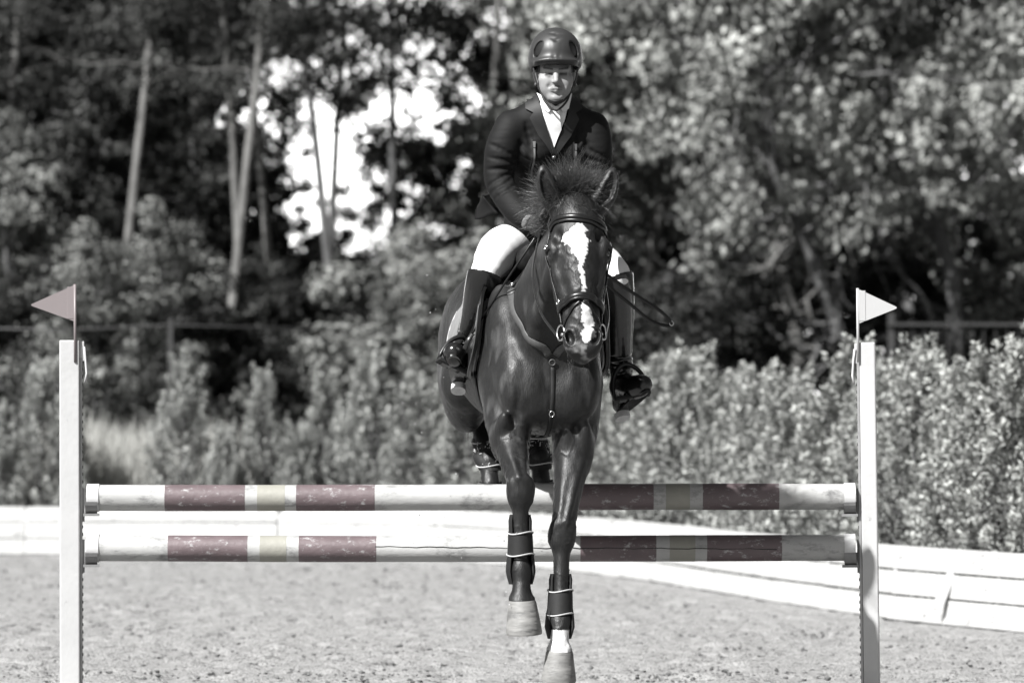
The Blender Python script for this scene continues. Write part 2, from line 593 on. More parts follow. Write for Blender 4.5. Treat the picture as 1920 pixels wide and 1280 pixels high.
# ------------------------------------------------------------------ ground
M = {}
M['sand'] = mat('arena sand', g(0.24, (1.0, 0.995, 0.985)), rough=0.95, spec=0.15, var=0.22, vscale=3.0, bump=0.9, bscale=55, bdist=0.03, dark=0.03, dscale=20, dlo=0.54, dhi=0.64)
M['clod'] = mat('damp sand clods', g(0.10), rough=0.95, spec=0.15, var=0.3, vscale=9, bump=0.5, bscale=80)
M['grass_ground'] = mat('meadow ground', g(0.055, (0.97, 1.0, 0.95)), rough=0.95, spec=0.1, var=0.4, vscale=0.8, bump=0.6, bscale=12)
M['plank'] = mat('white painted plank', g(0.38, (1, 1, 0.99)), rough=0.55, spec=0.3, var=0.12, vscale=3, dark=0.08, dscale=8, dlo=0.58, dhi=0.70, bump=0.15, bscale=30, stretch=(1, 1, 3))
M['batten'] = mat('grey weathered batten', g(0.42), rough=0.8, var=0.25, vscale=12)
M['bark_pale'] = mat('pale bark', g(0.13, (1, 0.99, 0.96)), rough=0.9, spec=0.2, var=0.45, vscale=5, bump=0.8, bscale=14, bdist=0.04, stretch=(1, 1, 0.35))
M['bark_dark'] = mat('dark bark', g(0.10), rough=0.95, spec=0.15, var=0.4, vscale=5, bump=0.8, bscale=14, bdist=0.04, stretch=(1, 1, 0.35))
M['leaf_dark'] = leaf_mat('dark foliage', g(0.036, (0.98, 1.0, 0.955)), 0.95, 0.12)  # pines; also crowns with the wood's shade put into their colour
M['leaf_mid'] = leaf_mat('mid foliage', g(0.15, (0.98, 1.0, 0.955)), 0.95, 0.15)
M['leaf_shade'] = leaf_mat('shade-darkened foliage', g(0.018, (0.98, 1.0, 0.96)), 0.9, 0.1)  # leaf colour lowered to hold the shade deep in the wood
M['leaf_pale'] = leaf_mat('pale willow foliage', g(0.27, (0.98, 1.0, 0.955)), 0.85, 0.15)
M['thuja'] = leaf_mat('thuja foliage', g(0.29, (0.98, 1.0, 0.96)), 0.8, 0.10, vscale=3.0)
M['drygrass'] = leaf_mat('dry grass', g(0.42, (1, 1, 0.95)), 0.3, 0.3)
M['darkmetal'] = mat('dark fence metal', g(0.03), rough=0.5, var=0.2)

# fence line (metres): straight across on the far side, then the corner comes back along the right
FENCE = np.array([(-26.0, 57.4), (-12.5, 56.9), (-7.6, 56.6), (-5.0, 56.5), (-2.4, 56.2), (-0.85, 54.4), (0.2, 51.3), (1.16, 46.4), (1.85, 41.2), (2.52, 36.9), (3.2, 34.2), (4.3, 30.6), (6.5, 24.5), (9.0, 17.0)])

def fence_side(X, Y):
    """signed distance-like value, > 0 beyond the fence"""
    best = np.full(len(X), 1e9); sg = np.zeros(len(X))
    for (x0, y0), (x1, y1) in zip(FENCE[:-1], FENCE[1:]):
        dx, dy = x1 - x0, y1 - y0; L2 = dx * dx + dy * dy
        t = np.clip(((X - x0) * dx + (Y - y0) * dy) / L2, 0, 1)
        d = np.hypot(X - x0 - t * dx, Y - y0 - t * dy)
        s = np.sign(dx * (Y - y0) - dy * (X - x0))
        m = d < best - 1e-9
        sg = np.where(m, s, sg); best = np.where(m, d, best)
    return best * sg

gnd = mesh_np('ground', [(-1500, -300, -0.06), (1500, -300, -0.06), (1500, 2600, -0.06), (-1500, 2600, -0.06)], [[[0, 1, 2, 3]]], M['grass_ground'], smooth=False)
tag(link('ground', gnd), kind='structure')

xs = np.unique(np.concatenate([np.linspace(-26, -6, 30), np.linspace(-6, -3.4, 50), np.linspace(-3.4, 3.4, 300), np.linspace(3.4, 5, 30), np.linspace(5, 12, 12)]))
ys = np.unique(np.concatenate([np.linspace(-4, 26, 60), np.linspace(26, 40, 430), np.linspace(40, 58, 330)]))
gx, gy = np.meshgrid(xs, ys, indexing='ij')
X2 = np.stack([gx.ravel(), gy.ravel(), np.zeros(gx.size)], 1)
zz = 0.012 * noise3(X2, 0.9, 1) + 0.014 * noise3(X2, 3.1, 2) + 0.013 * noise3(X2, 7.0, 3) + 0.012 * noise3(X2, 14.0, 4) + 0.011 * np.clip(noise3(X2, 21.0, 14) - .1, 0, 1)
pit = noise3(X2, 2.6, 5) + 0.5 * noise3(X2, 6.5, 6)
zz -= 0.065 * np.clip(pit - 0.42, 0, 0.5) / 0.5               # hoof prints
zz += 0.018 * np.clip(noise3(X2, 5.2, 8) - 0.45, 0, 0.5) / 0.5
fs = fence_side(X2[:, 0], X2[:, 1])
zz = np.where(fs > -0.5, zz * .6 + .012, zz)
zz = np.where(fs > 0.03, np.maximum(-0.12, zz - (fs - 0.03) * 0.6), zz)
X2[:, 2] = zz
nx_, ny_ = len(xs), len(ys)
ii = (np.arange(nx_ - 1)[:, None] * ny_ + np.arange(ny_ - 1)[None]).ravel()
sand = mesh_np('arena_sand', X2, [np.stack([ii, ii + ny_, ii + ny_ + 1, ii + 1], 1)], M['sand'])
tag(link('arena_sand', sand), kind='structure')

def ico(sub=1):
    bm = bmesh.new(); bmesh.ops.create_icosphere(bm, subdivisions=sub, radius=1.0)
    bm.verts.index_update()
    V = np.array([v.co[:] for v in bm.verts]); F = np.array([[v.index for v in f.verts] for f in bm.faces]); bm.free()
    return V, F
ICO1 = ico(1)

def scatter_lumps(pts, sizes, squash=0.6, jitter=0.35, base=ICO1):
    V0, F0 = base; n = len(pts); m = len(V0)
    J = 1 + jitter * rng.standard_normal((n, m, 1))
    S3 = np.stack([sizes * rng.uniform(.7, 1.4, n), sizes * rng.uniform(.7, 1.4, n), sizes * squash * rng.uniform(.7, 1.3, n)], 1)
    V = pts[:, None] + V0[None] * J * S3[:, None]
    F = F0[None] + (np.arange(n) * m)[:, None, None]
    return V.reshape(-1, 3), F.reshape(-1, 3)

n = 15000
cp = np.stack([rng.uniform(-5, 4.2, n), 24 + 31 * rng.uniform(0, 1, n) ** 1.3, np.zeros(n)], 1)
cp = cp[fence_side(cp[:, 0], cp[:, 1]) < -0.35]
cl = noise3(cp, 1.1, 9)
cp = cp[cl > -0.35]
csz = 0.004 + 0.012 * rng.uniform(0, 1, len(cp)) ** 2.5
V, F = scatter_lumps(cp + np.array([0, 0, 0.003]), csz)
tag(link('sand_clods', mesh_np('sand_clods', V, [F], M['clod'], smooth=False)), 'loose damp sand clods scattered over the riding arena', 'sand', kind='stuff')

# ------------------------------------------------------------------ white board fence round the arena
fence = link('arena_fence', None, loc=(0, 0, 0))
tag(fence, 'low white plank fence curving round the sandy arena', 'fence')
LEAN = 0.16
def along(poly, step):
    out = []
    for a, b in zip(poly[:-1], poly[1:]):
        a, b = np.array(a), np.array(b); k = max(1, int(round(np.linalg.norm(b - a) / step)))
        for i in range(k): out.append(a + (b - a) * i / k)
    out.append(np.array(poly[-1])); return np.array(out)
nodes = along(FENCE, 2.6)
for i, (a, b) in enumerate(zip(nodes[:-1], nodes[1:])):
    d = b - a; L = np.linalg.norm(d); d = d / L
    out = np.array([-d[1], d[0]])                  # away from the arena
    mid = (a + b) / 2
    for r in range(3):
        zc = 0.012 + 0.083 + r * 0.166
        h = 0.154 + random.uniform(-.003, .002)
        ex = np.array([d[0], d[1], 0]); up = np.array([out[0] * LEAN, out[1] * LEAN, 1.0]); up /= np.linalg.norm(up)
        nn = np.cross(ex, up)
        R = np.stack([ex, nn, up], 1)
        c = np.array([mid[0] + out[0] * LEAN * zc, mid[1] + out[1] * LEAN * zc, zc]) + nn * random.uniform(-.004, .004)
        mb = MB().box(c, (L - 0.006, 0.028, h), R @ rotm(0, random.uniform(-.12, .12), 0), bev=0.004)
        mb.build('plank', M['plank'], fence, smooth=False)
    pc = np.array([a[0] + out[0] * 0.085, a[1] + out[1] * 0.085, 0.22])
    MB().box(pc, (0.07, 0.07, 0.44), rotm(0, 0, math.degrees(math.atan2(d[1], d[0]))), bev=0.004).build('post', M['batten'], fence, smooth=False)
# loose diagonal batten nailed on the inside of the right-hand stretch
p0, p1 = np.array([2.735, 35.72, 0.12]), np.array([2.90, 35.78, 0.47])
ax = (p1 - p0) / np.linalg.norm(p1 - p0)
for s, off in ((0, 0.0), (1, 0.035)):
    a = p0 + np.array([off, -0.02 * s, 0]); b = p1 + np.array([off * 0.3, -0.02 * s, 0])
    e = (b - a); Lb = np.linalg.norm(e); e /= Lb
    f = np.cross(e, np.array([0, -1, 0])); f /= np.linalg.norm(f); q = np.cross(e, f)
    MB().box((a + b) / 2, (Lb, 0.035, 0.02), np.stack([e, f, q], 1), bev=0.003).build('brace', M['batten'], fence, smooth=False)

# ------------------------------------------------------------------ foliage
def quads(Cn, D, Wd, L, W, col=None):
    """leaf quads: centre, long direction, width direction, length, width (rhombus-like leaf)"""
    n = len(Cn); L = np.asarray(L).reshape(-1, 1); W = np.asarray(W).reshape(-1, 1)
    V = np.stack([Cn - D * L / 2, Cn + Wd * W / 2 - D * L * 0.05, Cn + D * L / 2, Cn - Wd * W / 2 - D * L * 0.05], 1).reshape(-1, 3)
    F = np.arange(4 * n).reshape(-1, 4)
    c = rng.uniform(0, 1, n) if col is None else col
    return V, F, np.repeat(c, 4)

def unit(v):
    return v / (np.linalg.norm(v, axis=1)[:, None] + 1e-9)

def leaf_cloud(cent, rad_, n_each, size, droop=0.0, flat=0.75, name='crown', material=None):
    k = len(cent); n = k * n_each
    ctr = np.repeat(cent, n_each, 0); r = np.repeat(rad_, n_each)[:, None]
    d = unit(rng.standard_normal((n, 3))); rr = rng.uniform(0, 1, (n, 1)) ** 0.45
    P = ctr + d * rr * r * np.array([1, 1, flat])
    P[:, 2] -= droop * rng.uniform(0, 1, n) ** 2 * r[:, 0]
    nrm = unit(d + 0.42 * rng.standard_normal((n, 3)) + np.array([0, 0, 0.25]))
    D = unit(np.cross(nrm, rng.standard_normal((n, 3))) + np.array([0, 0, -droop])); W = unit(np.cross(nrm, D))
    s = size * rng.uniform(0.6, 1.5, n)
    col = np.repeat(rng.uniform(0, .75, k), n_each) + rng.uniform(0, .25, n)
    V, F, c = quads(P, D, W, s * 1.5, s, col)
    return mesh_np(name, V, [F], material, smooth=False, colors=c)

def limb_path(a, direction, L, wob, k=7, up=0.0):
    p = np.array(a, float); d = np.array(direction, float); d /= np.linalg.norm(d); out = [p.copy()]
    for i in range(k):
        d = d + wob * rng.standard_normal(3) + np.array([0, 0, up]); d /= np.linalg.norm(d)
        p = p + d * L / k; out.append(p.copy())
    return np.array(out)

def make_tree(kind, seed):
    """returns trunk mesh, crown mesh; about 13 m tall"""
    global rng
    rng = np.random.default_rng(seed)
    mb = MB()
    H = {'pine': 14, 'broad': 13, 'willow': 11, 'bush': 3.6, 'young': 6.5}[kind]
    tr = {'pine': 0.095, 'broad': 0.17, 'willow': 0.13, 'bush': 0.05, 'young': 0.07}[kind]
    wob = {'pine': 0.025, 'broad': 0.07, 'willow': 0.13, 'bush': 0.12, 'young': 0.06}[kind]
    t = limb_path((0, 0, -0.15), (0.03 * rng.standard_normal(), 0.03 * rng.standard_normal(), 1), H * 0.97, wob, 14, 0.06)
    ts = spline(t, 3)
    mb.tube(ts, tr * (1 - 0.85 * np.linspace(0, 1, len(ts)) ** 1.2), 10)
    cent, rads = [], []
    lo = {'pine': 0.5, 'broad': 0.16, 'willow': 0.40, 'bush': 0.08, 'young': 0.12}[kind]
    nl = {'pine': 26, 'broad': 34, 'willow': 26, 'bush': 16, 'young': 22}[kind]
    for i in range(nl):
        u = lo + (0.98 - lo) * (i + rng.uniform()) / nl
        q = t[0] + 0; f = u * (len(t) - 1); j = min(int(f), len(t) - 2); q = t[j] + (t[j + 1] - t[j]) * (f - j)
        a = i * 2.4 + rng.uniform(-.5, .5)
        if kind == 'pine':
            L = 2.0 * (1 - ((u - lo) / (1 - lo)) ** 1.5) + 0.6; dz = 0.3
        elif kind == 'broad':
            L = 3.3 * math.sin(math.pi * min(1, 0.22 + 0.75 * (u - lo) / (1 - lo))) + 0.4; dz = 0.45
        elif kind == 'willow':
            L = 3.2 * math.sin(math.pi * min(1, 0.3 + 0.66 * (u - lo) / (1 - lo))) + 0.6; dz = 0.5
        elif kind == 'young':
            L = 1.6 * (1 - (u - lo) / (1 - lo)) + 0.4; dz = 0.5
        else:
            L = 1.3 * math.sin(math.pi * min(1, 0.3 + 0.65 * u)) + 0.3; dz = 0.7
        L *= rng.uniform(0.7, 1.2)
        pth = limb_path(q, (math.cos(a), math.sin(a), dz), L, 0.22 if kind == 'willow' else 0.13, 6, 0.03)
        r0 = min(tr * 0.42, 0.02 + 0.016 * L) * (.28 if kind == 'pine' else .8)
        mb.tube(pth, r0 * (1 - 0.8 * np.linspace(0, 1, len(pth))), 5, caps=False)
        for s in range(2, 7):
            for z in range(2 if kind in ('broad', 'willow') else 1):
                e = limb_path(pth[s], unit(rng.standard_normal((1, 3)))[0] * 0.8 + np.array([math.cos(a), math.sin(a), dz]) * 0.5, L * 0.28 + .15, 0.3, 3)
                mb.tube(e, r0 * 0.25 * (1 - 0.7 * np.linspace(0, 1, len(e))), 4, caps=False)
                if rng.uniform() < {'pine': 0.75, 'broad': 0.85, 'willow': 0.8, 'bush': 0.95, 'young': .95}[kind]:
                    cent.append(e[-1]); rads.append(rng.uniform(.24, .58) * {'bush': 0.75, 'young': .8}.get(kind, 1))
    if kind == 'willow':      # bare crooked limbs under the crown
        for i in range(11):
            z = rng.uniform(.10, .5); f = z * (len(t) - 1); j = int(f); q = t[j] + (t[j + 1] - t[j]) * (f - j); a = rng.uniform(0, 6.28)
            pth = spline(limb_path(q, (math.cos(a), math.sin(a), rng.uniform(-.3, .6)), rng.uniform(1.2, 3.0), .45, 7), 3)
            mb.tube(pth, .045 * (1 - .75 * np.linspace(0, 1, len(pth))), 5, caps=False)
            for s in (8, 13, 17):
                e = limb_path(pth[s], unit(rng.standard_normal((1, 3)))[0], rng.uniform(.4, .9), .4, 4)
                mb.tube(e, .016 * (1 - .7 * np.linspace(0, 1, len(e))), 4, caps=False)
    cent, rads = np.array(cent), np.array(rads)
    ne = {'pine': 170, 'broad': 125, 'willow': 110, 'bush': 190, 'young': 150}[kind]
    size = {'pine': 0.055, 'broad': 0.085, 'willow': 0.080, 'bush': 0.055, 'young': 0.06}[kind]
    lm = {'pine': 'leaf_dark', 'broad': 'leaf_mid', 'willow': 'leaf_pale', 'bush': 'leaf_mid', 'young': 'leaf_mid'}[kind]
    crown = leaf_cloud(cent, rads, ne, size, droop=0.9 if kind == 'willow' else 0.15, material=M[lm])
    trunk = mb.mesh('trunk', M['bark_pale'] if kind in ('pine', 'willow') else M['bark_dark'])
    return trunk, crown

def make_thuja(seed, h=2.0, r=0.5, npl=118, nsp=68):
    """a thuja: upright feathery plumes set round a cone, each a bundle of small flat sprays"""
    global rng
    rng = np.random.default_rng(seed)
    u = ((np.arange(npl) + rng.uniform(0, 1, npl)) / npl) ** 0.9; th = np.arange(npl) * 2.399 + rng.normal(0, .3, npl)
    prof = np.where(u < 0.22, 0.85 + 0.15 * u / 0.22, np.clip(1 - ((u - 0.22) / 0.80) ** 1.25, 0.0, 1))
    rr = r * prof * rng.uniform(.62, 1.05, npl)
    root = np.stack([np.cos(th) * rr * .8, np.sin(th) * rr * .8, 0.0 + u * h * .82], 1)
    ax = unit(np.stack([np.cos(th) * .38, np.sin(th) * .38, np.full(npl, 1.0)], 1) + .14 * rng.standard_normal((npl, 3)))
    PL = rng.uniform(.26, .50, npl) * (1 - .25 * u); pr = rng.uniform(.035, .068, npl)
    n = npl * nsp
    k = np.repeat(np.arange(npl), nsp); v = rng.uniform(0, 1, n)
    a = rng.uniform(0, 2 * math.pi, n)
    e1 = unit(np.cross(ax, rng.standard_normal((npl, 3)))); e2 = np.cross(ax, e1)
    rad_ = pr[k] * (1 - v ** 1.8) * rng.uniform(.55, 1.0, n) ** .5 + .006
    od = np.cos(a)[:, None] * e1[k] + np.sin(a)[:, None] * e2[k]
    base = root[k] + ax[k] * (PL[k] * v)[:, None] + od * rad_[:, None]
    d = unit(ax[k] * .9 + od * .75 + .22 * rng.standard_normal((n, 3)))
    L = rng.uniform(.024, .055, n)
    w0 = unit(np.cross(d, od) + .35 * rng.standard_normal((n, 3)))
    Vs, Fs, Cs = [], [], []; nb = 0
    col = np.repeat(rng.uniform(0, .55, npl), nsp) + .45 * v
    for q in range(5):
        f = (q - 2) / 2.0
        dk = unit(d + 0.8 * f * w0 + 0.12 * rng.standard_normal((n, 3)))
        Lk = L * (1 - 0.35 * abs(f)) * rng.uniform(.7, 1.2, n)
        ct = base + dk * (Lk / 2)[:, None]
        V, F, c = quads(ct, dk, unit(np.cross(dk, np.cross(d, w0)) + 0.25 * rng.standard_normal((n, 3))), Lk, 0.36 * Lk, col)
        Vs.append(V); Fs.append(F + nb); Cs.append(c); nb += len(V)
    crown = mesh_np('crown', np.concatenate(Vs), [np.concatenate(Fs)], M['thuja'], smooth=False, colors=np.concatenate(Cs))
    mb = MB(); mb.tube(limb_path((0, 0, -0.1), (0, 0, 1), h * .95, 0.03, 8), 0.03 * (1 - 0.8 * np.linspace(0, 1, 9)), 7)
    for i in range(npl):
        p0 = np.array([0, 0, max(.02, root[i, 2] - rr[i] * .5)])
        mb.tube(np.array([p0, (p0 + root[i]) / 2 + [0, 0, -.02], root[i], root[i] + ax[i] * PL[i] * .6]), np.array([.008, .006, .005, .002]), 4, caps=False)
    return mb.mesh('trunk', M['bark_dark']), crown

ORD = ['first', 'second', 'third', 'fourth', 'fifth', 'sixth', 'seventh', 'eighth', 'ninth', 'tenth', 'eleventh', 'twelfth', 'thirteenth', 'fourteenth', 'fifteenth',
       'sixteenth', 'seventeenth', 'eighteenth', 'nineteenth', 'twentieth', 'twenty-first', 'twenty-second', 'twenty-third', 'twenty-fourth', 'twenty-fifth', 'twenty-sixth', 'twenty-seventh', 'twenty-eighth', 'twenty-ninth', 'thirtieth']

def plant(name, meshes, loc, sc, rz, label, cat, group):
    e = link(name, None, loc=loc, rotz=rz)
    e.scale = (sc, sc, sc) if np.isscalar(sc) else sc
    tag(e, label, cat, group)
    link('trunk', meshes[0], e); link('crown', meshes[1], e)
    return e

# thuja hedge along the right-hand stretch of the fence
TH = [make_thuja(100 + i, 2.0, 0.50) for i in range(4)]
hline = along(FENCE[6:12], 0.78)
hed = []
for i, p in enumerate(hline):
    q = hline[min(i + 1, len(hline) - 1)] - hline[max(i - 1, 0)]; q = q / np.linalg.norm(q)
    o = np.array([-q[1], q[0]])
    pos = p + o * (0.80 + random.uniform(-.08, .08))
    hed.append((pos[0], pos[1]))
# the far stretch behind the horse
far = [(-2.55, 58.9, 1.0), (-1.75, 58.5, 1.08), (-1.05, 57.9, 1.02), (-0.35, 56.6, 1.05), (0.15, 54.6, 1.0)]
allh = [(x, y, random.uniform(.84, 1.12)) for x, y in hed]
allh = sorted(allh, key=lambda q: q[0] / q[1])
for i, (x, y, s) in enumerate(allh):
    s *= {0.119: 1}.get(0, 1)
    plant('thuja_shrub', TH[i % 4], (x, y, -0.05), (s * random.uniform(.95, 1.12), s * random.uniform(.95, 1.12), s), random.uniform(0, 6.28),
          'bushy thuja in the hedge behind the right-hand fence, %s from the horse end' % ORD[i], 'shrub', 'thuja hedge along the right-hand fence')
leftsh = [(-5.50, 58.6, 0.86, .85), (-5.02, 58.8, 1.10, .80), (-4.72, 59.4, 0.78, 0.62), (-3.46, 58.6, 1.16, .82), (-3.02, 58.3, 0.74, .80), (-2.66, 58.9, 1.06, .66),
          (-2.30, 58.4, .74, .85), (-1.98, 58.8, 1.04, .82)] + [(-1.5, 58.5, 1.16, .85), (-1.0, 57.9, 1.04, .9), (-0.45, 57.2, 1.1, 1.1), (0.05, 55.2, 1.05, 1.15), (0.5, 53.0, 1.0, 1.1)]
for i, (x, y, s, w) in enumerate(leftsh):
    plant('thuja_bush', TH[(i * 3 + 1) % 4], (x, y, -0.05), (s * w * 1.0, s * w * 1.0, s), random.uniform(0, 6.28),
          'free-standing thuja behind the far fence, %s from the left picture edge' % ORD[i], 'shrub', 'thujas behind the far fence')

# tall pale dry grass showing between two thujas
rng = np.random.default_rng(31)
n = 9000
gp = np.stack([rng.uniform(-5.2, -3.3, n), rng.uniform(59.6, 63, n), np.full(n, -0.05)], 1)
hgt = rng.uniform(0.7, 1.5, n) * (1 + 0.2 * noise3(gp, 1.5, 3))
dv = unit(np.stack([0.25 * rng.standard_normal(n), 0.25 * rng.standard_normal(n), np.ones(n)], 1))
wv = unit(np.cross(dv, rng.standard_normal((n, 3))))
V, F, c = quads(gp + dv * hgt[:, None] / 2, dv, wv, hgt, 0.03 * np.ones(n))
tag(link('dry_grass', mesh_np('dry_grass', V, [F], M['drygrass'], smooth=False, colors=c)), 'tall pale dry grass growing between the thujas beyond the fence', 'grass', kind='stuff')

# metal fence beyond the hedge
mf = link('metal_fence', None, loc=(0, 66, 0)); tag(mf, 'dark metal bar fence running behind the thuja hedge', 'fence')
MB().box((6.4, 0, 2.56), (3.8, 0.04, 0.035)).build('rail', M['darkmetal'], mf, smooth=False)
MB().box((6.4, 0, 0.35), (3.8, 0.05, 0.05)).build('rail', M['darkmetal'], mf, smooth=False)
bar = MB().box((0, 0, 1.27), (0.014, 0.014, 2.5)).mesh('bar', M['darkmetal'], False)
for i in range(27):
    b = link('bar', bar, mf); b.location = (4.52 + i * 0.142, 0.03, 0)
for x in (4.55, 6.6):
    MB().box((x, 0.06, 1.35), (0.08, 0.08, 2.7)).build('post', M['darkmetal'], mf, smooth=False)
wp = link('wire_fence', None, loc=(-4.0, 64.5, 0)); tag(wp, 'thin dark post with a wire, standing in front of the dark wood', 'fence')
MB().box((0, 0, 1.27), (0.055, 0.055, 2.65)).build('post', M['darkmetal'], wp, smooth=False)
MB().box((-2.6, 0, 1.27), (0.055, 0.055, 2.65)).build('post', M['darkmetal'], wp, smooth=False)
MB().tube([(-2.6, 0, 2.5), (-1.3, 0, 2.46), (0, 0, 2.52), (1.6, 0, 2.48)], 0.012, 5).build('wire', M['darkmetal'], wp)

# ------------------------------------------------------------------ the wood
T = {'pine': [make_tree('pine', 201), make_tree('pine', 202)], 'broad': [make_tree('broad', 211), make_tree('broad', 212), make_tree('broad', 213)],
     'willow': [make_tree('willow', 221), make_tree('willow', 222)], 'bush': [make_tree('bush', 231), make_tree('bush', 232)], 'young': [make_tree('young', 241)]}
DARK = {}
def variant(me, material):
    key = (me.name, material.name)
    if key not in DARK:
        c = me.copy(); c.materials.clear(); c.materials.append(material); DARK[key] = c
    return DARK[key]
wood = []   # kind, x/y slope, y, scale, look
for a, y, s in [(-.0735, 84, 1.0), (-.0535, 80, .95), (-.0482, 83, .9), (-.0405, 86, .92), (-.0345, 92, 1.0), (-.0302, 90, 1.05), (-.0218, 91, 1.0), (-.0085, 88, 1.0), (-.060, 95, 1.05), (-.0925, 90, 1.0), (.016, 92, 1.05)]:
    wood.append(('pine', a * y, y, s))
for a, y, s in [(-.100, 97, 1.05), (-.086, 104, 1.1), (-.080, 112, 1.05), (-.079, 124, 1.1), (-.095, 126, 1.25), (.030, 104, 1.0), (.024, 98, .95), (.024, 122, 1.1), (.040, 112, 1.15), (.052, 96, 1.0), (.075, 108, 1.15), (.094, 118, 1.2), (.060, 126, 1.25), (-.104, 116, 1.2), (-.0405, 92, .50), (-.0275, 98, .40), (-.0150, 94, .52)]:
    wood.append(('broad', a * y, y, s))
for a, y, s in [(.039, 84, 1.0), (.066, 78, 1.0), (.088, 80, 1.05), (.055, 90, 1.1), (.024, 92, 1.1), (.076, 90, 1.15)]:
    wood.append(('willow', a * y, y, s))
for a, y, s in [(-.094, 78, 1.0), (-.080, 75, .9), (-.068, 79, 1.05), (-.056, 76, .85), (-.046, 82, 1.1), (-.036, 84, 1.0), (-.026, 86, 1.1), (-.017, 80, 1.15), (-.008, 78, 1.1), (.004, 80, 1.0), (.016, 76, 1.1), (.027, 74, .9), (.047, 78, 1.0), (.075, 84, 1.1), (.094, 82, 1.1)]:
    wood.append(('bush', a * y, y, s))
for a, y, s in [(-.075, 70, .62), (-.020, 70, .5), (-.013, 72, .55), (-.088, 86, 1.0), (-.069, 88, 1.15), (-.063, 76, .7), (-.058, 90, 1.0), (-.047, 80, .6), (-.081, 94, 1.3), (.034, 84, .8), (.010, 86, .9), (-.0035, 94, 1.2), (-.0575, 100, 1.5), (-.029, 95, .72), (-.019, 96, .66), (-.0135, 90, .6)]:
    wood.append(('young', a * y, y, s))
NAMES = {'pine': ('pine_tree', 'slender bare-trunked pine in the wood', 'tree', 'pines of the wood'),
         'broad': ('broadleaf_tree', 'dense broadleaf tree filling the wood', 'tree', 'broadleaf trees of the wood'),
         'willow': ('willow_tree', 'bright sunlit willow with crooked pale limbs', 'tree', 'willows in front of the wood'),
         'bush': ('understorey_bush', 'leafy bush at the foot of the wood', 'bush', 'bushes at the edge of the wood'),
         'young': ('young_tree', 'slight young tree among the dark trunks of the wood', 'tree', 'young trees before the wood')}
for kind in NAMES:
    L = sorted([w for w in wood if w[0] == kind], key=lambda w: w[1] / w[2])
    for i, (k, x, y, s) in enumerate(L):
        nm, lab, cat, grp = NAMES[kind]
        ms = T[kind][i % len(T[kind])]
        if kind == 'bush' and x < -2.2: ms = (ms[0], variant(ms[1], M['leaf_dark' if i % 3 == 1 else 'leaf_shade']))  # shaded understorey put into the leaf colour
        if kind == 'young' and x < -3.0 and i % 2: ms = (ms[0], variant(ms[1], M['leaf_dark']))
        if kind == 'bush' and 1.0 < x < 6.4: ms = (ms[0], variant(ms[1], M['leaf_shade']))
        if kind == 'broad' and x < -3.2: ms = (ms[0], variant(ms[1], M['leaf_dark' if y < 106 else 'leaf_shade']))  # darker leaf colour holds the shade of the left wood
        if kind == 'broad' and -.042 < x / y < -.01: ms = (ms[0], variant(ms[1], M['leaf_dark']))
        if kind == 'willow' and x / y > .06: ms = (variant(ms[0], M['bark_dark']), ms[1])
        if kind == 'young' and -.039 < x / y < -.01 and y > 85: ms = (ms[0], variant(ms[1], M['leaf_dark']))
        if kind == 'broad' and x > 2.6: ms = (ms[0], variant(ms[1], M['leaf_shade']))  # shade between the rows put into the leaf colour
        if kind == 'pine' and -.036 < x / y < -.02: ms = (variant(ms[0], M['bark_dark']), ms[1])  # silhouette against the sky put into the bark colour
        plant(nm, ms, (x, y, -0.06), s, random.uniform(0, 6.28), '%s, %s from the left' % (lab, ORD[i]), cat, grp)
# unseen trees added left of the picture to shade the wood
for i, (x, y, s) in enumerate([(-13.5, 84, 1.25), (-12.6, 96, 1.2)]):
    plant('broadleaf_tree', (T['broad'][i % 3][0], variant(T['broad'][i % 3][1], M['leaf_dark'])), (x, y, -0.06), s, i * 1.3, 'unseen broadleaf tree added for shade beyond the left picture edge, %s of the two' % ['nearer', 'farther'][i], 'tree', 'broadleaf trees added for shade left of the picture')
# far wood that closes the view, open where the sky shows through
rng = np.random.default_rng(77)
n = 900
fx = rng.uniform(-34, 34, n); fy = rng.uniform(150, 165, n); fz = rng.uniform(0, 19, n)
sl = fx / fy
keep = ~((sl > -.043) & (sl < -.0095) & (fz > 4.5)) & (rng.uniform(0, 1, n) < np.interp(fz, [0, 6, 9, 19], [1, 1, .5, .25]))
cent = np.stack([fx, fy, fz], 1)[keep]
me = leaf_cloud(cent, rng.uniform(1.0, 2.2, len(cent)), 60, 0.33, material=M['leaf_shade'], name='far_wood')  # far shade is in the leaf colour
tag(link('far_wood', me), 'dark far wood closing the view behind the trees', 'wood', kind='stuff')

# added white sheet leaned to catch sun and whiten the wood's sky gaps
M['backing'] = mat('white sky backing', g(0.92), rough=1.0, spec=0.0)
xs_, zs_ = np.linspace(-420, 420, 130), np.linspace(-25, 190, 46)
gx, gz = np.meshgrid(xs_, zs_, indexing='ij')
P3 = np.stack([gx.ravel(), np.zeros(gx.size), gz.ravel()], 1)
lump = 1 - np.abs(noise3(P3, 1 / 34., 3)); lump2 = 1 - np.abs(noise3(P3, 1 / 13., 5))
P3[:, 1] = 880 + 0.55 * P3[:, 2] - 20 * lump - 5 * lump2
P3[:, 2] += 25 * noise3(P3 * np.array([1, 0, 0]), 1 / 60., 8) * np.clip((P3[:, 2] - 90) / 100, 0, 1)
nz2 = len(zs_); ii = (np.arange(len(xs_) - 1)[:, None] * nz2 + np.arange(nz2 - 1)[None]).ravel()
cm = mesh_np('added_sky_backing', P3, [np.stack([ii, ii + nz2, ii + nz2 + 1, ii + 1], 1)], M['backing'])
tag(link('added_sky_backing', cm), 'added cloud bank glimpsed through the gaps between the trees', 'added_sky_backing', kind='stuff')

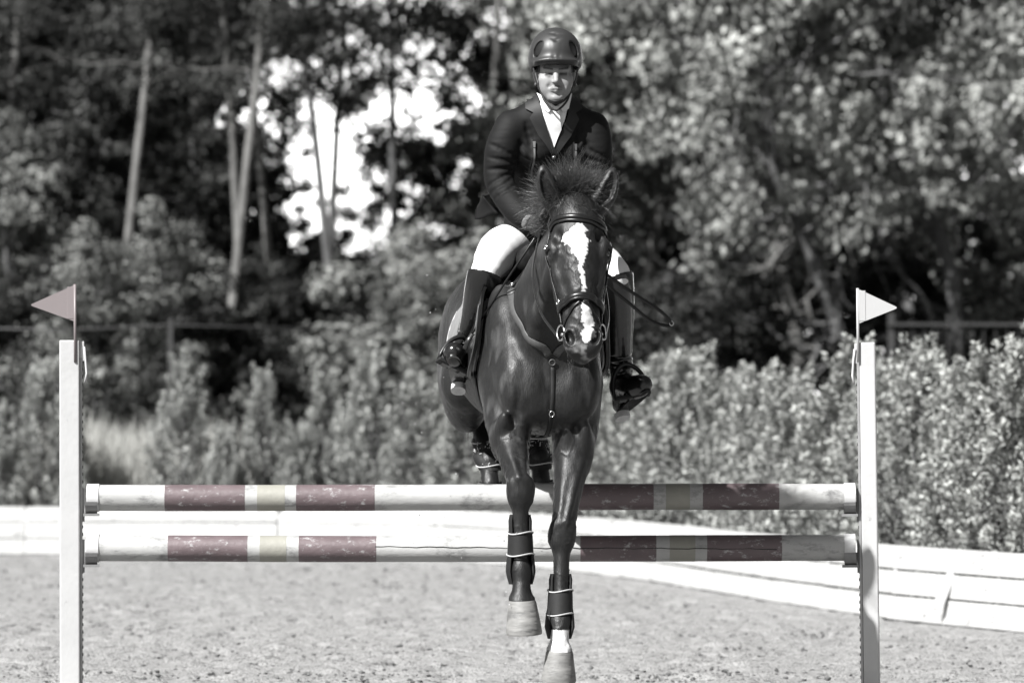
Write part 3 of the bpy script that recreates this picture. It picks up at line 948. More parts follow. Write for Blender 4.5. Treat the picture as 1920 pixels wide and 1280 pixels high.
# ------------------------------------------------------------------ the jump
M['white'] = mat('white painted wood', g(0.38), rough=0.5, spec=0.4, var=0.06, vscale=5, dark=0.14, dscale=14, dlo=0.66, dhi=0.76, bump=0.12, bscale=40, rvar=.12, coords='World')
M['polewhite'] = mat('worn white pole paint', g(0.32, (1, 1, 0.985)), rough=0.55, spec=0.3, var=0.16, vscale=9, dark=0.10, dscale=13, dlo=0.53, dhi=0.72, bump=0.4, bscale=60, bdist=0.004, stretch=(0.5, 1, 1), rvar=.15, coords='World')
M['mauve'] = mat('worn mauve pole paint', g(0.085, (1.18, 0.90, 0.95)), rough=0.5, spec=0.5, var=0.22, vscale=10, dark=g(0.34), dscale=34, dlo=0.56, dhi=0.70, bump=0.4, bscale=70, bdist=0.004, stretch=(0.6, 1, 1), rvar=.15, coords='World')
M['beige'] = mat('faded beige pole paint', g(0.22, (1.02, 1.0, 0.88)), rough=0.55, spec=0.4, var=0.12, vscale=9, dark=0.2, dscale=13, dlo=0.68, dhi=0.75, bump=0.3, bscale=60, bdist=0.004, coords='World')
M['track'] = mat('galvanised track', g(0.30), rough=0.45, spec=0.6, var=0.25, vscale=15, metal=0.5)
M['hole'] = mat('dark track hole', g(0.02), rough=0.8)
M['cup'] = mat('grey plastic jump cup', g(0.16), rough=0.45, var=0.2, vscale=20)
M['cap'] = mat('off-white pole end sleeve', g(0.42), rough=0.5, var=0.1, vscale=14, dark=0.2, dscale=20, dlo=.68, dhi=.76)
M['flagmauve'] = mat('dull mauve plastic', g(0.15, (1.08, 0.95, 0.96)), rough=0.45, spec=0.4, var=0.04, vscale=6)
M['flagwhite'] = mat('white plastic', g(0.36), rough=0.45, spec=0.4, var=0.04, vscale=6)
M['crack'] = mat('dark wood crack', g(0.015), rough=0.95)

def lean(v, base, ax):
    return v

def standard(x, ztop, w, depth, side, tilt, yaw, label):
    """white upright; `side` is the direction in which the poles lie (+1 right, -1 left)"""
    e = link('jump_standard', None, loc=(x, 25.0, 0)); e.rotation_euler = (0, rad(tilt), rad(yaw))
    tag(e, label, 'jump standard', 'uprights of the jump')
    MB().box((0, 0, ztop / 2), (w, depth, ztop), bev=0.006).build('upright', M['white'], e, smooth=False)
    tx = side * (w / 2 + 0.007)
    tr = MB().box((tx, -0.004, ztop / 2 - 0.03), (0.012, 0.05, ztop - 0.10), bev=0.002).build('track', M['track'], e, smooth=False)
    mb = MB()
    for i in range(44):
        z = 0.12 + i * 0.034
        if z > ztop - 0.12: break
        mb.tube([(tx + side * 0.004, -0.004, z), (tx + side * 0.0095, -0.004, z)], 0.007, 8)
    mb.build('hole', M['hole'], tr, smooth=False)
    for q in (-1, 1):      # feet, below the picture
        MB().box((0, q * 0.26, 0.05), (0.07, 0.46, 0.09), bev=0.006).build('foot', M['white'], e, smooth=False)
    MB().box((tx + side * .004, -0.012, ztop - 0.05), (0.022, 0.03, 0.09), bev=0.003).build('flag_clip', M['cap'], e, smooth=False)
    MB().tube([(tx + side * .014, -.03, ztop - .03), (tx + side * .020, -.032, ztop - .08), (tx + side * .026, -.03, ztop - .15), (tx + side * .018, -.03, ztop - .19)], 0.006, 5).build('string', M['cap'], e)
    return e
ls = standard(-2.005, 1.68, 0.090, 0.09, 1, -0.15, 4, 'white jump standard holding the mauve flag')
rs = standard(1.635, 1.67, 0.072, 0.09, -1, -0.75, -5, 'white jump standard holding the white flag')

def cup(parent, x, z, side):
    o = link('jump_cup', None, parent)
    r = 0.071; pts = []
    for i in range(13):
        a = rad(-165 + 150 * i / 12)
        pts.append((r * math.cos(a), r * math.sin(a)))
    mb = MB(); xs_ = (x, x + side * 0.055)
    V = []; 
    for xx in xs_:
        for (py, pz) in pts: V.append((xx, py, z + pz))
        for (py, pz) in pts: V.append((xx, py * 1.09, z + pz * 1.09))
    k = len(pts); F = []
    for i in range(k - 1):
        F += [[i, i + 1, 2 * k + i + 1, 2 * k + i], [k + i, 3 * k + i, 3 * k + i + 1, k + i + 1], [i, k + i, k + i + 1, i + 1], [2 * k + i, 2 * k + i + 1, 3 * k + i + 1, 3 * k + i]]
    for i in (0, k - 1): F.append([i, 2 * k + i, 3 * k + i, k + i])
    mb.add(V, F)
    mb.box((x - side * 0.008, 0, z - 0.035), (0.012, 0.045, 0.15))
    mb.box((x + side * 0.028, -0.03, z - 0.079), (0.075, 0.03, 0.012))
    me = mb.mesh('jump_cup', M['cup'], False)
    o.data = None
    C.objects.unlink(o); bpy.data.objects.remove(o)
    return link('jump_cup', me, parent)
for st, side, w in ((ls, 1, .090), (rs, -1, .072)):
    for z in (0.968, 0.737):
        cup(st, side * (w / 2 + 0.025), z, side)

def pole(z, bands, label, crack=False, droop=0.0, roll=0.0):
    x0, x1 = -1.928, 1.556
    e = link('jump_pole', None, loc=(0, 25.0, z)); e.rotation_euler = (rad(roll), droop, 0)
    tag(e, label, 'pole', 'poles of the jump')
    def seg(name, a, b, r, material, flare=0):
        k = max(2, int((b - a) / 0.05) + 1); xs_ = np.linspace(a, b, k)
        mb = MB(); pts = np.stack([xs_, 0.0022 * np.sin(xs_ * 2.1 + z * 9), 0.003 * np.cos(xs_ * 1.3 + z * 5)], 1)
        n = 40; a_ = np.arange(n) * 2 * math.pi / n
        R = r * (1 + 0.006 * np.sin(xs_ * 7 + z * 20))
        V = pts[:, None] + np.stack([np.zeros((k, n)), R[:, None] * np.cos(a_)[None], R[:, None] * np.sin(a_)[None]], -1)
        i = np.arange(k - 1)[:, None] * n; j = np.arange(n)[None]
        F = np.stack([i + j, i + n + j, i + n + (j + 1) % n, i + (j + 1) % n], -1).reshape(-1, 4)
        mb.add(V.reshape(-1, 3), F)
        for q, c in ((0, pts[0]), (k - 1, pts[-1])):
            b0 = mb.n; mb.V.append(c[None]); mb.n += 1
            f = np.stack([q * n + np.arange(n), np.full(n, b0), q * n + (np.arange(n) + 1) % n], 1)
            mb.F3.append(f if q else f[:, ::-1])
        o = mb.build(name, material, e); o.data.set_sharp_from_angle(angle=rad(50)); return o
    seg('pole_body', x0 + 0.01, x1 - 0.01, 0.0590, M['polewhite'])
    for a, b, c in bands:
        seg('painted_band', (a - 960) / 413, (b - 960) / 413, 0.0597, M[c])
    seg('end_cap', x0, x0 + 0.055, 0.0635, M['cap']); seg('end_cap', x1 - 0.05, x1, 0.0635, M['cap'])
    if crack:
        mb = MB()
        xs_ = np.linspace(-0.62, 1.2, 60)
        zz_ = 0.012 - 0.016 * (xs_ + .6) / 1.8 + 0.0016 * np.sin(xs_ * 31) + 0.001 * np.sin(xs_ * 77)
        r = 0.0600
        mb.tube(np.stack([xs_, -np.sqrt(r * r - zz_ * zz_) + 0.0022 * np.sin(xs_ * 2.1 + z * 9) , zz_ + .003 * np.cos(xs_ * 1.3 + z * 5)], 1), 0.0011 + 0.0010 * np.abs(np.sin(xs_ * 6)), 5)
        mb.build('crack', M['crack'], e)
    return e
pole(0.968, [(310, 460, 'mauve'), (483, 535, 'beige'), (556, 703, 'mauve'), (1085, 1225, 'mauve'), (1248, 1293, 'beige'), (1317, 1460, 'mauve')], 'upper striped jump pole, white with mauve and beige bands')
pole(0.737, [(316, 465, 'mauve'), (488, 538, 'beige'), (561, 706, 'mauve'), (1088, 1230, 'mauve'), (1255, 1303, 'beige'), (1325, 1465, 'mauve')], 'lower striped jump pole with a long dark crack along it', crack=True, roll=0)

def flag(x, z0, z1, side, tip, material, label, h):
    e = link('flag', None, loc=(x, 24.955, 0)); tag(e, label, 'flag', 'flags on the jump standards')
    e.rotation_euler = (0, rad(-0.4), 0)
    MB().tube([(0, 0, z0), (0, 0, z1)], 0.0065, 10).build('staff', material, e)
    t = 0.004; pl = [(0.004, z1 - 0.004), (0.004, z1 - h)]
    tp = np.array([tip[0], tip[1]]); d1 = np.array([0.004, z1 - h]) - tp; d2 = np.array([0.004, z1 - .004]) - tp
    d1 /= np.linalg.norm(d1); d2 /= np.linalg.norm(d2)
    a, b = tp + d1 * 0.016, tp + d2 * 0.016
    for u in np.linspace(0, 1, 6): pl.append(tuple((1 - u) ** 2 * a + 2 * u * (1 - u) * (tp + (d1 + d2) * 0.001) + u * u * b))
    pl = np.array(pl); k = len(pl)
    V = [(p[0] * side, -t / 2, p[1]) for p in pl] + [(p[0] * side, t / 2, p[1]) for p in pl]
    bm = bmesh.new(); vs = [bm.verts.new(v) for v in V]
    bm.faces.new(vs[:k]); bm.faces.new(vs[k:][::-1])
    for i in range(k): bm.faces.new([vs[i], vs[i + k], vs[(i + 1) % k + k], vs[(i + 1) % k]])
    bmesh.ops.recalc_face_normals(bm, faces=bm.faces[:])
    me = bpy.data.meshes.new('pennant'); bm.to_mesh(me); bm.free(); me.materials.append(material)
    link('pennant', me, e)
    MB().box((side * 0.02, -0.001, z1 - h / 2), (0.03, 0.0055, h * 0.86), bev=0.001).build('sleeve', material, e, smooth=False)
    return e
flag(-1.968, 1.58, 1.933, -1, (0.207, 1.840), M['flagmauve'], 'mauve triangular flag on top of the jump standard', 0.168)
flag(1.580, 1.58, 1.915, 1, (0.185, 1.825), M['flagwhite'], 'white triangular flag on top of the jump standard', 0.160)

# ------------------------------------------------------------------ the horse (local frame: x to the picture's right, y towards the tail, z up)
RIDE_LOC, RIDE_ROT = (0.08, 24.8, 0.0), rad(7.5)
H = Field()
HP, HL = np.array([0.058, -1.10, 2.225]), np.array([0.050, -1.34, 1.590])      # poll, lips
hax = HL - HP; HLEN = np.linalg.norm(hax); hax /= HLEN
HX = np.array([1.0, -0.10, 0.0]); HX -= hax * (HX @ hax); HX /= np.linalg.norm(HX)
HN = np.cross(HX, hax); HN /= np.linalg.norm(HN)
if HN[1] > 0: HN = -HN
def hd(t, s=0.0, o=0.0):
    """point in the head: t 0 poll .. 1 lips, s sideways, o out of the face"""
    return HP + hax * (t * HLEN) + HX * s + HN * o
HB = np.stack([HX, hax, HN], 1)
# trunk
H.ell((0, -0.16, 1.60), (0.255, 0.56, 0.355), 0.05)
H.ell((0, 0.30, 1.63), (0.315, 0.58, 0.335), 0.10)
H.ell((0, 0.86, 1.765), (0.275, 0.44, 0.285), 0.12)
H.ell((0, -0.20, 1.90), (0.07, 0.30, 0.10), 0.10)               # withers
for s in (-1, 1):
    H.ell((s * 0.165, 0.98, 1.58), (0.135, 0.26, 0.32), 0.08, R=rotm(12, 0, 0))     # thigh
    H.ell((s * 0.147, -0.44, 1.60), (0.102, 0.20, 0.33), 0.06, R=rotm(-18, s * 6, 0))   # shoulder blade
    H.ell((s * 0.185, -0.30, 1.50), (0.085, 0.17, 0.20), 0.05, R=rotm(-10, 0, 0))       # triceps
    H.ell((s * 0.156, -0.60, 1.49), (0.078, 0.13, 0.17), 0.05, R=rotm(-25, 0, 0))       # point of shoulder
    H.ell((s * 0.080, -0.635, 1.44), (0.085, 0.10, 0.155), 0.06)                        # breast muscle
H.ell((0, -0.52, 1.42), (0.13, 0.20, 0.17), 0.05)
# neck
H.chain([(0, -0.40, 1.68, .275), (0.008, -0.58, 1.82, .235), (0.02, -0.76, 1.95, .185), (0.04, -0.94, 2.065, .15), (0.055, -1.06, 2.13, .118)], 0.07, squash=0.60, axis=(1, 0, 0), n=3)
H.ell((0.01, -0.60, 1.78), (0.145, 0.13, 0.27), 0.06, R=rotm(32, 0, 0))
H.chain([(-0.075, -0.62, 1.56, .05), (-0.06, -0.78, 1.76, .045), (-0.02, -0.98, 1.98, .035)], 0.05)
H.chain([(0.09, -0.62, 1.56, .05), (0.09, -0.78, 1.76, .045), (0.09, -0.98, 1.98, .035)], 0.05)
# forelegs: elbow, forearm, knee, cannon, fetlock, pastern, coronet
FL = [np.array([-.165, -.42, 1.37]), np.array([-.166, -.62, 1.215]), np.array([-.152, -.82, 1.005]), np.array([-.148, -.815, .66]), np.array([-.150, -.855, .535])]
FR = [np.array([.150, -.46, 1.37]), np.array([.105, -.60, 1.13]), np.array([.043, -.735, .815]), np.array([.026, -.80, .44]), np.array([.013, -.86, .315])]
for (el, fo, kn, fe, co), s, fat in ((FL, -1, 1.0), (FR, 1, 1.02)):
    f1 = el + (fo - el) * 0.45
    H.chain([(*(el + np.array([s * .0, 0, .10])), .125 * fat), (*f1, .105 * fat), (*fo, .083 * fat), (*(fo + (kn - fo) * .55), .060), (*(kn + (fo - kn) * .12), .050)], 0.045, n=3, squash=.88, axis=(1, 0, 0))
    fdir = (kn - el) / np.linalg.norm(kn - el); front = np.array([0, -fdir[2], fdir[1]]); front = front if front[1] < 0 else -front
    m = el + (fo - el) * 0.8
    H.ell(m + np.array([s * .040, -.028, 0]), (.042, .05, .15), 0.03, R=rotm(math.degrees(math.atan2(-fdir[1], -fdir[2])), 0, 0))
    H.ell(m + np.array([-s * .038, -.020, -.01]), (.038, .05, .14), 0.03, R=rotm(math.degrees(math.atan2(-fdir[1], -fdir[2])), 0, 0))
    H.chain([(*(el + np.array([s * .045, -.075, -.02])), .022), (*(fo + np.array([s * .028, -.062, 0])), .018), (*(kn + np.array([s * .012, -.045, .06])), .012)], 0.02)   # extensor ridge
    H.chain([(*(el + np.array([-s * .03, -.085, .0])), .020), (*(fo + np.array([-s * .030, -.055, 0])), .015), (*(kn + np.array([-s * .018, -.042, .05])), .010)], 0.02)
    # knee: flat fronted block with bony corners
    H.ell(kn, (.063, .056, .080), 0.03)
    for q in (-1, 1):
        H.ell(kn + np.array([q * .034, -.022, .034]), (.021, .020, .030), 0.015)
        H.ell(kn + np.array([q * .031, -.020, -.030]), (.019, .020, .026), 0.015)
    H.ell(kn + np.array([0, .045, .01]), (.028, .026, .05), 0.02)
    H.cone(kn + (fe - kn) * .15, fe, .036, .033, 0.03)                     # cannon
    H.cone(kn + (fe - kn) * .15 + np.array([0, .032, 0]), fe + np.array([0, .034, .02]), .022, .024, 0.025)   # tendons
    H.ell(fe, (.045, .046, .048), 0.025)
    H.ell(fe + np.array([0, .040, -.005]), (.030, .028, .036), 0.02)
    H.cone(fe, co, .036, .043, 0.03)
    H.ell(co, (.056, .056, .026), 0.025, R=rotm(22, 0, 0))
# hind legs
HLg = [np.array([-.17, .82, 1.50]), np.array([-.11, 1.20, 1.42]), np.array([-.062, .985, 1.125]), np.array([-.060, .925, 1.02])]
HRg = [np.array([.17, .82, 1.50]), np.array([.175, 1.20, 1.42]), np.array([.180, .985, 1.135]), np.array([.180, .925, 1.03])]
for st, ho, fe, co in (HLg, HRg):
    H.chain([(*st, .135), (*(st + (ho - st) * .5), .095), (*ho, .058)], 0.06)
    H.ell(ho, (.045, .06, .075), 0.03)
    H.cone(ho, fe, .045, .040, 0.03)
    H.ell(fe, (.045, .046, .045), 0.025)
    H.cone(fe, co, .038, .045, 0.03)
# flank and shoulder relief: grooves between the muscles
for s in (-1, 1):
    H.chain([(s * .245, -.60, 1.72, .008), (s * .275, -.50, 1.60, .010), (s * .265, -.52, 1.46, .008)], 0.06, op='sub')
    H.chain([(s * .125, -.755, 1.56, .006), (s * .145, -.76, 1.46, .008), (s * .155, -.72, 1.36, .008)], 0.06, op='sub')
H.chain([(.002, -.755, 1.60, .008), (.002, -.755, 1.46, .010), (.0, -.72, 1.34, .012)], 0.05, op='sub')
# head
H.chain([(*hd(-.02, 0, -.075), .098), (*hd(.12, 0, -.068), .104), (*hd(.28, 0, -.075), .110), (*hd(.45, 0, -.070), .096), (*hd(.62, 0, -.060), .080), (*hd(.78, 0, -.052), .068), (*hd(.90, 0, -.050), .062)], 0.04, n=3)
H.ell(hd(.17, 0, -.030), (.098, .11, .075), 0.03, R=HB)                      # forehead
H.chain([(*hd(.30, 0, .005), .036), (*hd(.55, 0, .002), .034), (*hd(.76, 0, -.002), .030)], 0.03, squash=1.25, axis=HX)     # bridge of the nose
for s in (-1, 1):
    H.ell(hd(.265, s * .106, -.030), (.030, .055, .042), 0.022, R=HB)           # brow
    H.chain([(*hd(.30, s * .108, -.045), .022), (*hd(.44, s * .088, -.040), .020), (*hd(.56, s * .070, -.038), .014)], 0.02)   # facial crest
    H.ell(hd(.40, s * .068, -.170), (.042, .155, .115), 0.03, R=HB)             # cheek
    H.ell(hd(.29, s * .119, -.026), (.022, .026, .022), 0.008, op='sub', R=HB)  # eye socket
    H.chain([(*hd(.255, s * .120, -.012), .009), (*hd(.262, s * .136, -.026), .010), (*hd(.285, s * .138, -.046), .009)], 0.008)    # upper lid
    H.chain([(*hd(.325, s * .110, -.014), .007), (*hd(.325, s * .124, -.028), .008), (*hd(.312, s * .130, -.046), .007)], 0.008)
    H.ell(hd(.195, s * .085, .006), (.012, .022, .012), 0.03, op='sub', R=HB)    # hollow above the eye
    H.chain([(*hd(.52, s * .078, .012), .012), (*hd(.70, s * .066, .006), .012)], 0.03, op='sub')
    H.ell(hd(.885, s * .052, -.018), (.034, .056, .040), 0.025, R=HB)           # nostril wing
    H.chain([(*hd(.84, s * .040, .006), .015), (*hd(.87, s * .066, .000), .015), (*hd(.92, s * .064, -.008), .014), (*hd(.935, s * .046, .000), .012)], 0.012)
    H.ell(hd(.885, s * .055, .012), (.0165, .036, .030), 0.007, op='sub', R=HB @ rotm(0, 0, s * 16))
H.ell(hd(.950, 0, -.034), (.060, .036, .042), 0.03, R=HB)                     # upper lip
H.ell(hd(.968, 0, -.052), (.052, .026, .034), 0.015, R=HB)
H.chain([(*hd(.55, 0, -.170), .058), (*hd(.75, 0, -.135), .046), (*hd(.93, 0, -.098), .036)], 0.03)          # lower jaw
H.ell(hd(.955, 0, -.088), (.040, .034, .036), 0.02, R=HB)                     # chin
H.chain([(*hd(.935, -.07, -.060), .004), (*hd(.965, -.05, -.066), .005), (*hd(.985, 0, -.072), .005), (*hd(.965, .05, -.066), .005), (*hd(.935, .07, -.060), .004)], 0.006, op='sub')
# ears
EAR = {}
for s, tip in ((-1, np.array([-.088, -1.06, 2.405])), (1, np.array([.222, -1.06, 2.400]))):
    b = hd(-.015, s * .078, -.055); m1 = b + (tip - b) * .38 + np.array([s * .012, -.006, 0])
    m2 = b + (tip - b) * .72 + np.array([s * .010, -.006, 0])
    H.chain([(*(b - np.array([s * .01, 0, .02])), .036), (*(b + (tip - b) * .12), .036), (*m1, .041), (*m2, .030), (*tip, .006)], 0.02, n=3, squash=.72, axis=(0, 1, 0))
    inn = np.array([s * .006, -.026, 0])
    H.chain([(*(b + (tip - b) * .20 + inn), .014), (*(m1 + inn), .024), (*(m2 + inn), .018), (*(tip + inn * .6 - (tip - b) * .12), .005)], 0.006, op='sub', n=3)
    EAR[s] = (b, tip)
HPo, HQ = H.mesh(0.0058)
HPo = relax(HPo, HQ, 2, 0.5)
nrm_ = vnormals(HPo, HQ)
rel = .0024 * noise3(HPo, 13, 21) + .0011 * noise3(HPo * np.array([1, 1, .4]), 45, 22)
vn = np.abs(noise3(HPo * np.array([1, 1, .55]), 15, 23) + .35 * noise3(HPo, 38, 24))
rel += .0026 * np.clip(1 - vn / .10, 0, 1) * ((HPo[:, 2] < 1.30) | (HPo[:, 1] < -1.0)) * (noise3(HPo, 3.5, 25) > -.15)
HPo = HPo + nrm_ * rel[:, None]
# coat colour at each vertex
def head_coords(X):
    d = X - HP
    return d @ hax / HLEN, d @ HX, d @ HN
t_, s_, o_ = head_coords(HPo)
coat = np.full(len(HPo), 0.012)
coat *= 1 + 0.22 * noise3(HPo, 5, 3) + 0.10 * noise3(HPo, 17, 4)
z_ = HPo[:, 2]
def leg_mask(X, a, b, r):
    ba = b - a; h = np.clip((X - a) @ ba / (ba @ ba), 0, 1)
    return np.linalg.norm(X - a - h[:, None] * ba, axis=1) < r
dk = np.zeros(len(HPo))
for L, up_ in ((FL, 1.28), (FR, 1.15)):
    dk = np.maximum(dk, leg_mask(HPo, L[1], L[4], .16) * np.clip((up_ - z_) / .25, 0, 1))
for L in (HLg, HRg): dk = np.maximum(dk, leg_mask(HPo, L[1], L[3], .13) * 1.0)
coat = coat * (1 - dk) + dk * 0.010 * (1 + .3 * noise3(HPo, 14, 6))
inhead = (t_ > -.2) & (t_ < 1.1) & (np.abs(s_) < .16) & (o_ > -.3) & (HPo[:, 1] < -1.0)
# muzzle darker, nostril rims
mz = inhead & (t_ > .80)
coat = np.where(mz, coat * (1 - .35 * np.clip((t_ - .8) / .1, 0, 1)), coat)
nz_ = .012 * noise3(HPo, 40, 5) + .006 * noise3(HPo, 110, 7)
def lerp(t, xs, ys): return np.interp(t, xs, ys)
lft = lerp(t_, [.115, .15, .19, .22, .26, .30, .36, .45, .58, .655, .656, .70, .78, .86, .90, .93], [.000, -.022, -.052, -.082, -.060, -.036, -.014, -.006, .004, .006, -.000, -.002, -.002, .000, -.004, 0])
rgt = lerp(t_, [.130, .15, .19, .22, .26, .30, .36, .45, .58, .655, .656, .70, .78, .86, .90, .93], [.012, .022, .030, .036, .040, .034, .024, .020, .020, .018, .034, .046, .050, .050, .034, 0])
wh = inhead & (o_ > -.05) & (t_ > .128 + nz_) & (t_ < .92 + nz_) & (s_ > lft + nz_) & (s_ < rgt + nz_) & ~((t_ > .605) & (t_ < .64))
coat = np.where(wh, 0.42 * (1 + .25 * noise3(HPo, 60, 31)), coat)
snip = inhead * np.clip((t_ - .90) / .05, 0, 1) * np.clip(noise3(HPo, 34, 9) + .6 * noise3(HPo, 80, 10) - .05, 0, 1)
coat = coat + .16 * snip
# white sock on the near foreleg (picture right)
sock = leg_mask(HPo, FR[3] + np.array([0, 0, -.035]), FR[4], .10) & (z_ < .405 + .5 * nz_)
coat = np.where(sock, 0.45 * (1 + .1 * noise3(HPo, 30, 2)), coat)
# dried sweat and dust on the neck and chest
dust = np.clip(noise3(HPo, 9, 12) * .6 + noise3(HPo * np.array([1, 1, .35]), 26, 13) * .7 - .25, 0, 1) * (~inhead) * (z_ > 1.2) * (z_ < 2.0) * (HPo[:, 1] < -.3)
coat = coat + .07 * dust
eary = HPo[:, 2] > 2.27
coat = np.where(eary, .012, coat)

M['coat'] = mat('bay horse coat', g(0.1), rough=0.47, spec=0.32, attr='coat', var=0.40, vscale=70, bump=0.30, bscale=230, bdist=0.005, rvar=0.20, stretch=(1, 1, 0.28))
M['hoof'] = mat('pale hoof horn', g(0.17, (1, .99, .96)), rough=0.6, spec=0.35, var=0.35, vscale=16, dark=0.07, dscale=9, dlo=.52, dhi=.68, bump=0.4, bscale=26, stretch=(.6, .6, 2.2))
M['hoofdark'] = mat('dark hoof horn', g(0.05), rough=0.55, var=0.3, vscale=16)
M['eye'] = mat('wet dark eye', g(0.008), rough=0.06, spec=0.8)
M['hair'] = mat('black horse hair', g(0.042), rough=0.36, spec=0.6, var=0.5, vscale=30)
M['steel'] = mat('polished steel', g(0.62), rough=0.18, metal=1.0)
M['leather'] = mat('dark oiled leather', g(0.008), rough=0.34, spec=0.4, var=0.3, vscale=30, bump=0.12, bscale=200, bdist=0.003, rvar=.12)
M['leathergrey'] = mat('worn grey leather', g(0.055), rough=0.5, spec=0.45, var=0.25, vscale=25, bump=0.12, bscale=200, bdist=0.003)
M['neoprene'] = mat('black neoprene', g(0.010), rough=0.7, spec=0.3, var=0.3, vscale=40, bump=0.2, bscale=260, bdist=0.002)
M['piping'] = mat('pale piping', g(0.34), rough=0.6)

horse = link('horse', None, loc=RIDE_LOC, rotz=RIDE_ROT)
tag(horse, 'dark glossy horse with a white blaze, landing over the striped poles', 'horse')
link('body', mesh_np('body', HPo, [HQ], M['coat'], colors=coat), horse)
for s in (-1, 1):
    Ve, Fe = ico(3)
    o = link('eye', mesh_np('eye', hd(.292, s * .108, -.026) + Ve * .0265, [Fe], M['eye']), horse)

def hoof(co, pitch, material, roll=0, L=.115, w=.060):
    """truncated cone opening downwards along the pastern"""
    R = rotm(pitch, roll, 0); n = 28; a = np.arange(n) * 2 * math.pi / n
    rows = [(0.012, .90, 0), (0.0, 1.0, 0), (-.03, 1.06, -.006), (-.07, 1.16, -.014), (-L * .92, 1.27, -.022), (-L, 1.24, -.022), (-L, 0.9, -.02), (-L + .012, .5, -.015)]
    V = []
    for z, k, sh in rows:
        heel = np.where(np.sin(a) > .3, .86, 1.0)
        V.append(np.stack([np.cos(a) * w * k, np.sin(a) * w * k * 1.06 * heel + sh, np.full(n, z) + np.where(np.sin(a) > 0, -.012 * np.sin(a) * (z > -.02), 0)], 1))
    V.append(np.array([[0, -.015, -L + .014]]))
    V = np.concatenate(V); m = len(rows); mb = MB()
    i = np.arange(m - 1)[:, None] * n; j = np.arange(n)[None]
    mb.add(V @ R.T + co, np.stack([i + j, i + n + j, i + n + (j + 1) % n, i + (j + 1) % n], -1).reshape(-1, 4))
    q = np.arange(n); mb.F3.append(np.stack([(m - 1) * n + q, np.full(n, m * n), (m - 1) * n + (q + 1) % n], 1))
    o = mb.build('hoof', material, horse); o.data.set_sharp_from_angle(angle=rad(45)); return o
hoof(FL[4] + np.array([0, -.012, -.012]), 4, M['hoof'], roll=-3, L=.135, w=.062)
hoof(FR[4] + np.array([0, -.012, -.008]), 10, M['hoof'], roll=2, L=.120)
hoof(HLg[3], 14, M['hoofdark'], L=.09); hoof(HRg[3], 14, M['hoofdark'], L=.09)

def hair(name, roots, dirs, lens, r, material, parent, curl=0.25, grav=0.0, k=6, seed=1, clump=None):
    """strands as thin three-sided tubes"""
    g_ = np.random.default_rng(seed); n = len(roots)
    P = np.array(roots, float); D = unit(np.array(dirs, float)); pts = [P.copy()]
    st = (np.asarray(lens) / k)[:, None]; bend = g_.standard_normal((n, 3)) * curl
    for i in range(k):
        D = unit(D + bend / k + np.array([0, 0, -grav / k]) + 0.4 * curl / k * g_.standard_normal((n, 3)))
        P = P + D * st; pts.append(P.copy())
    pts = np.stack(pts, 1)                                  # n,k+1,3
    T_ = np.gradient(pts, axis=1); T_ /= np.linalg.norm(T_, axis=2)[..., None] + 1e-9
    ref = unit(g_.standard_normal((n, 3)))[:, None]
    A = np.cross(T_, ref); A /= np.linalg.norm(A, axis=2)[..., None] + 1e-9; B_ = np.cross(T_, A)
    rr = (r * (1 - .85 * np.linspace(0, 1, k + 1) ** 1.5))[None, :, None]
    ang = np.arange(3) * 2 * math.pi / 3
    V = np.stack([pts + rr * (math.cos(x) * A + math.sin(x) * B_) for x in ang], 2).reshape(-1, 3)
    b = (np.arange(n) * (k + 1) * 3)[:, None, None] + (np.arange(k) * 3)[None, :, None]; j = np.arange(3)[None, None]
    F = np.stack([b + j, b + (j + 1) % 3, b + 3 + (j + 1) % 3, b + 3 + j], -1).reshape(-1, 4)
    return link(name, mesh_np(name, V, [F], material), parent)

rng = np.random.default_rng(5)
# mane thrown up by the landing: a fan along the crest
crest = spline([(0.058, -1.03, 2.265), (0.045, -.92, 2.225), (0.03, -.78, 2.145), (0.015, -.62, 2.05), (0.0, -.46, 1.97), (0, -.34, 1.95)], 40)
n = 7000
u = rng.uniform(0, 1, n) ** 1.25 * .42; idx_ = (u * (len(crest) - 1)).astype(int)
roots = crest[idx_] + np.stack([rng.normal(0, .016, n), rng.normal(0, .01, n), rng.normal(-.012, .006, n)], 1)
lock = (u / .42 * 60).astype(int) * 3 + rng.integers(0, 3, n)          # hair lies in locks
lf, ly, ll = rng.normal(0, .78, 200), rng.normal(.10, .35, 200), rng.uniform(.75, 1.15, 200)
fan = np.clip(lf[lock] + rng.normal(0, .13, n), -.95, 1.25)
dirs = np.stack([np.sin(fan) * 1.1, ly[lock] + rng.normal(0, .12, n), np.abs(np.cos(fan)) * .9 + .12], 1)
hair('mane', roots, dirs, rng.uniform(.12, .25, n) * ll[lock], .0013, M['hair'], horse, curl=.8, grav=.15, seed=3, k=5)
n = 2400   # left-hand tuft that hangs beside the ear
idx_ = rng.integers(0, 45, n)
roots = crest[idx_] + np.stack([rng.normal(-.02, .012, n), rng.normal(0, .01, n), rng.normal(-.01, .006, n)], 1)
dirs = np.stack([-1 + rng.normal(0, .3, n), rng.normal(-.1, .3, n), rng.normal(1.1, .35, n)], 1)
hair('mane', roots, dirs, rng.uniform(.08, .17, n), .0013, M['hair'], horse, curl=.9, grav=.1, seed=4, k=5)
n = 260    # clipped forelock
roots = hd(-.02, 0, -.01) + np.stack([rng.normal(0, .018, n), rng.normal(0, .012, n), rng.normal(0, .006, n)], 1)
dirs = np.stack([rng.normal(-.25, .5, n), rng.normal(-.8, .3, n), rng.normal(-.1, .35, n)], 1)
hair('forelock', roots, dirs, rng.uniform(.04, .08, n), .0012, M['hair'], horse, curl=.6, grav=.6, seed=6)
n = 1500
roots = np.array([0, 1.27, 1.93]) + rng.normal(0, .022, (n, 3))
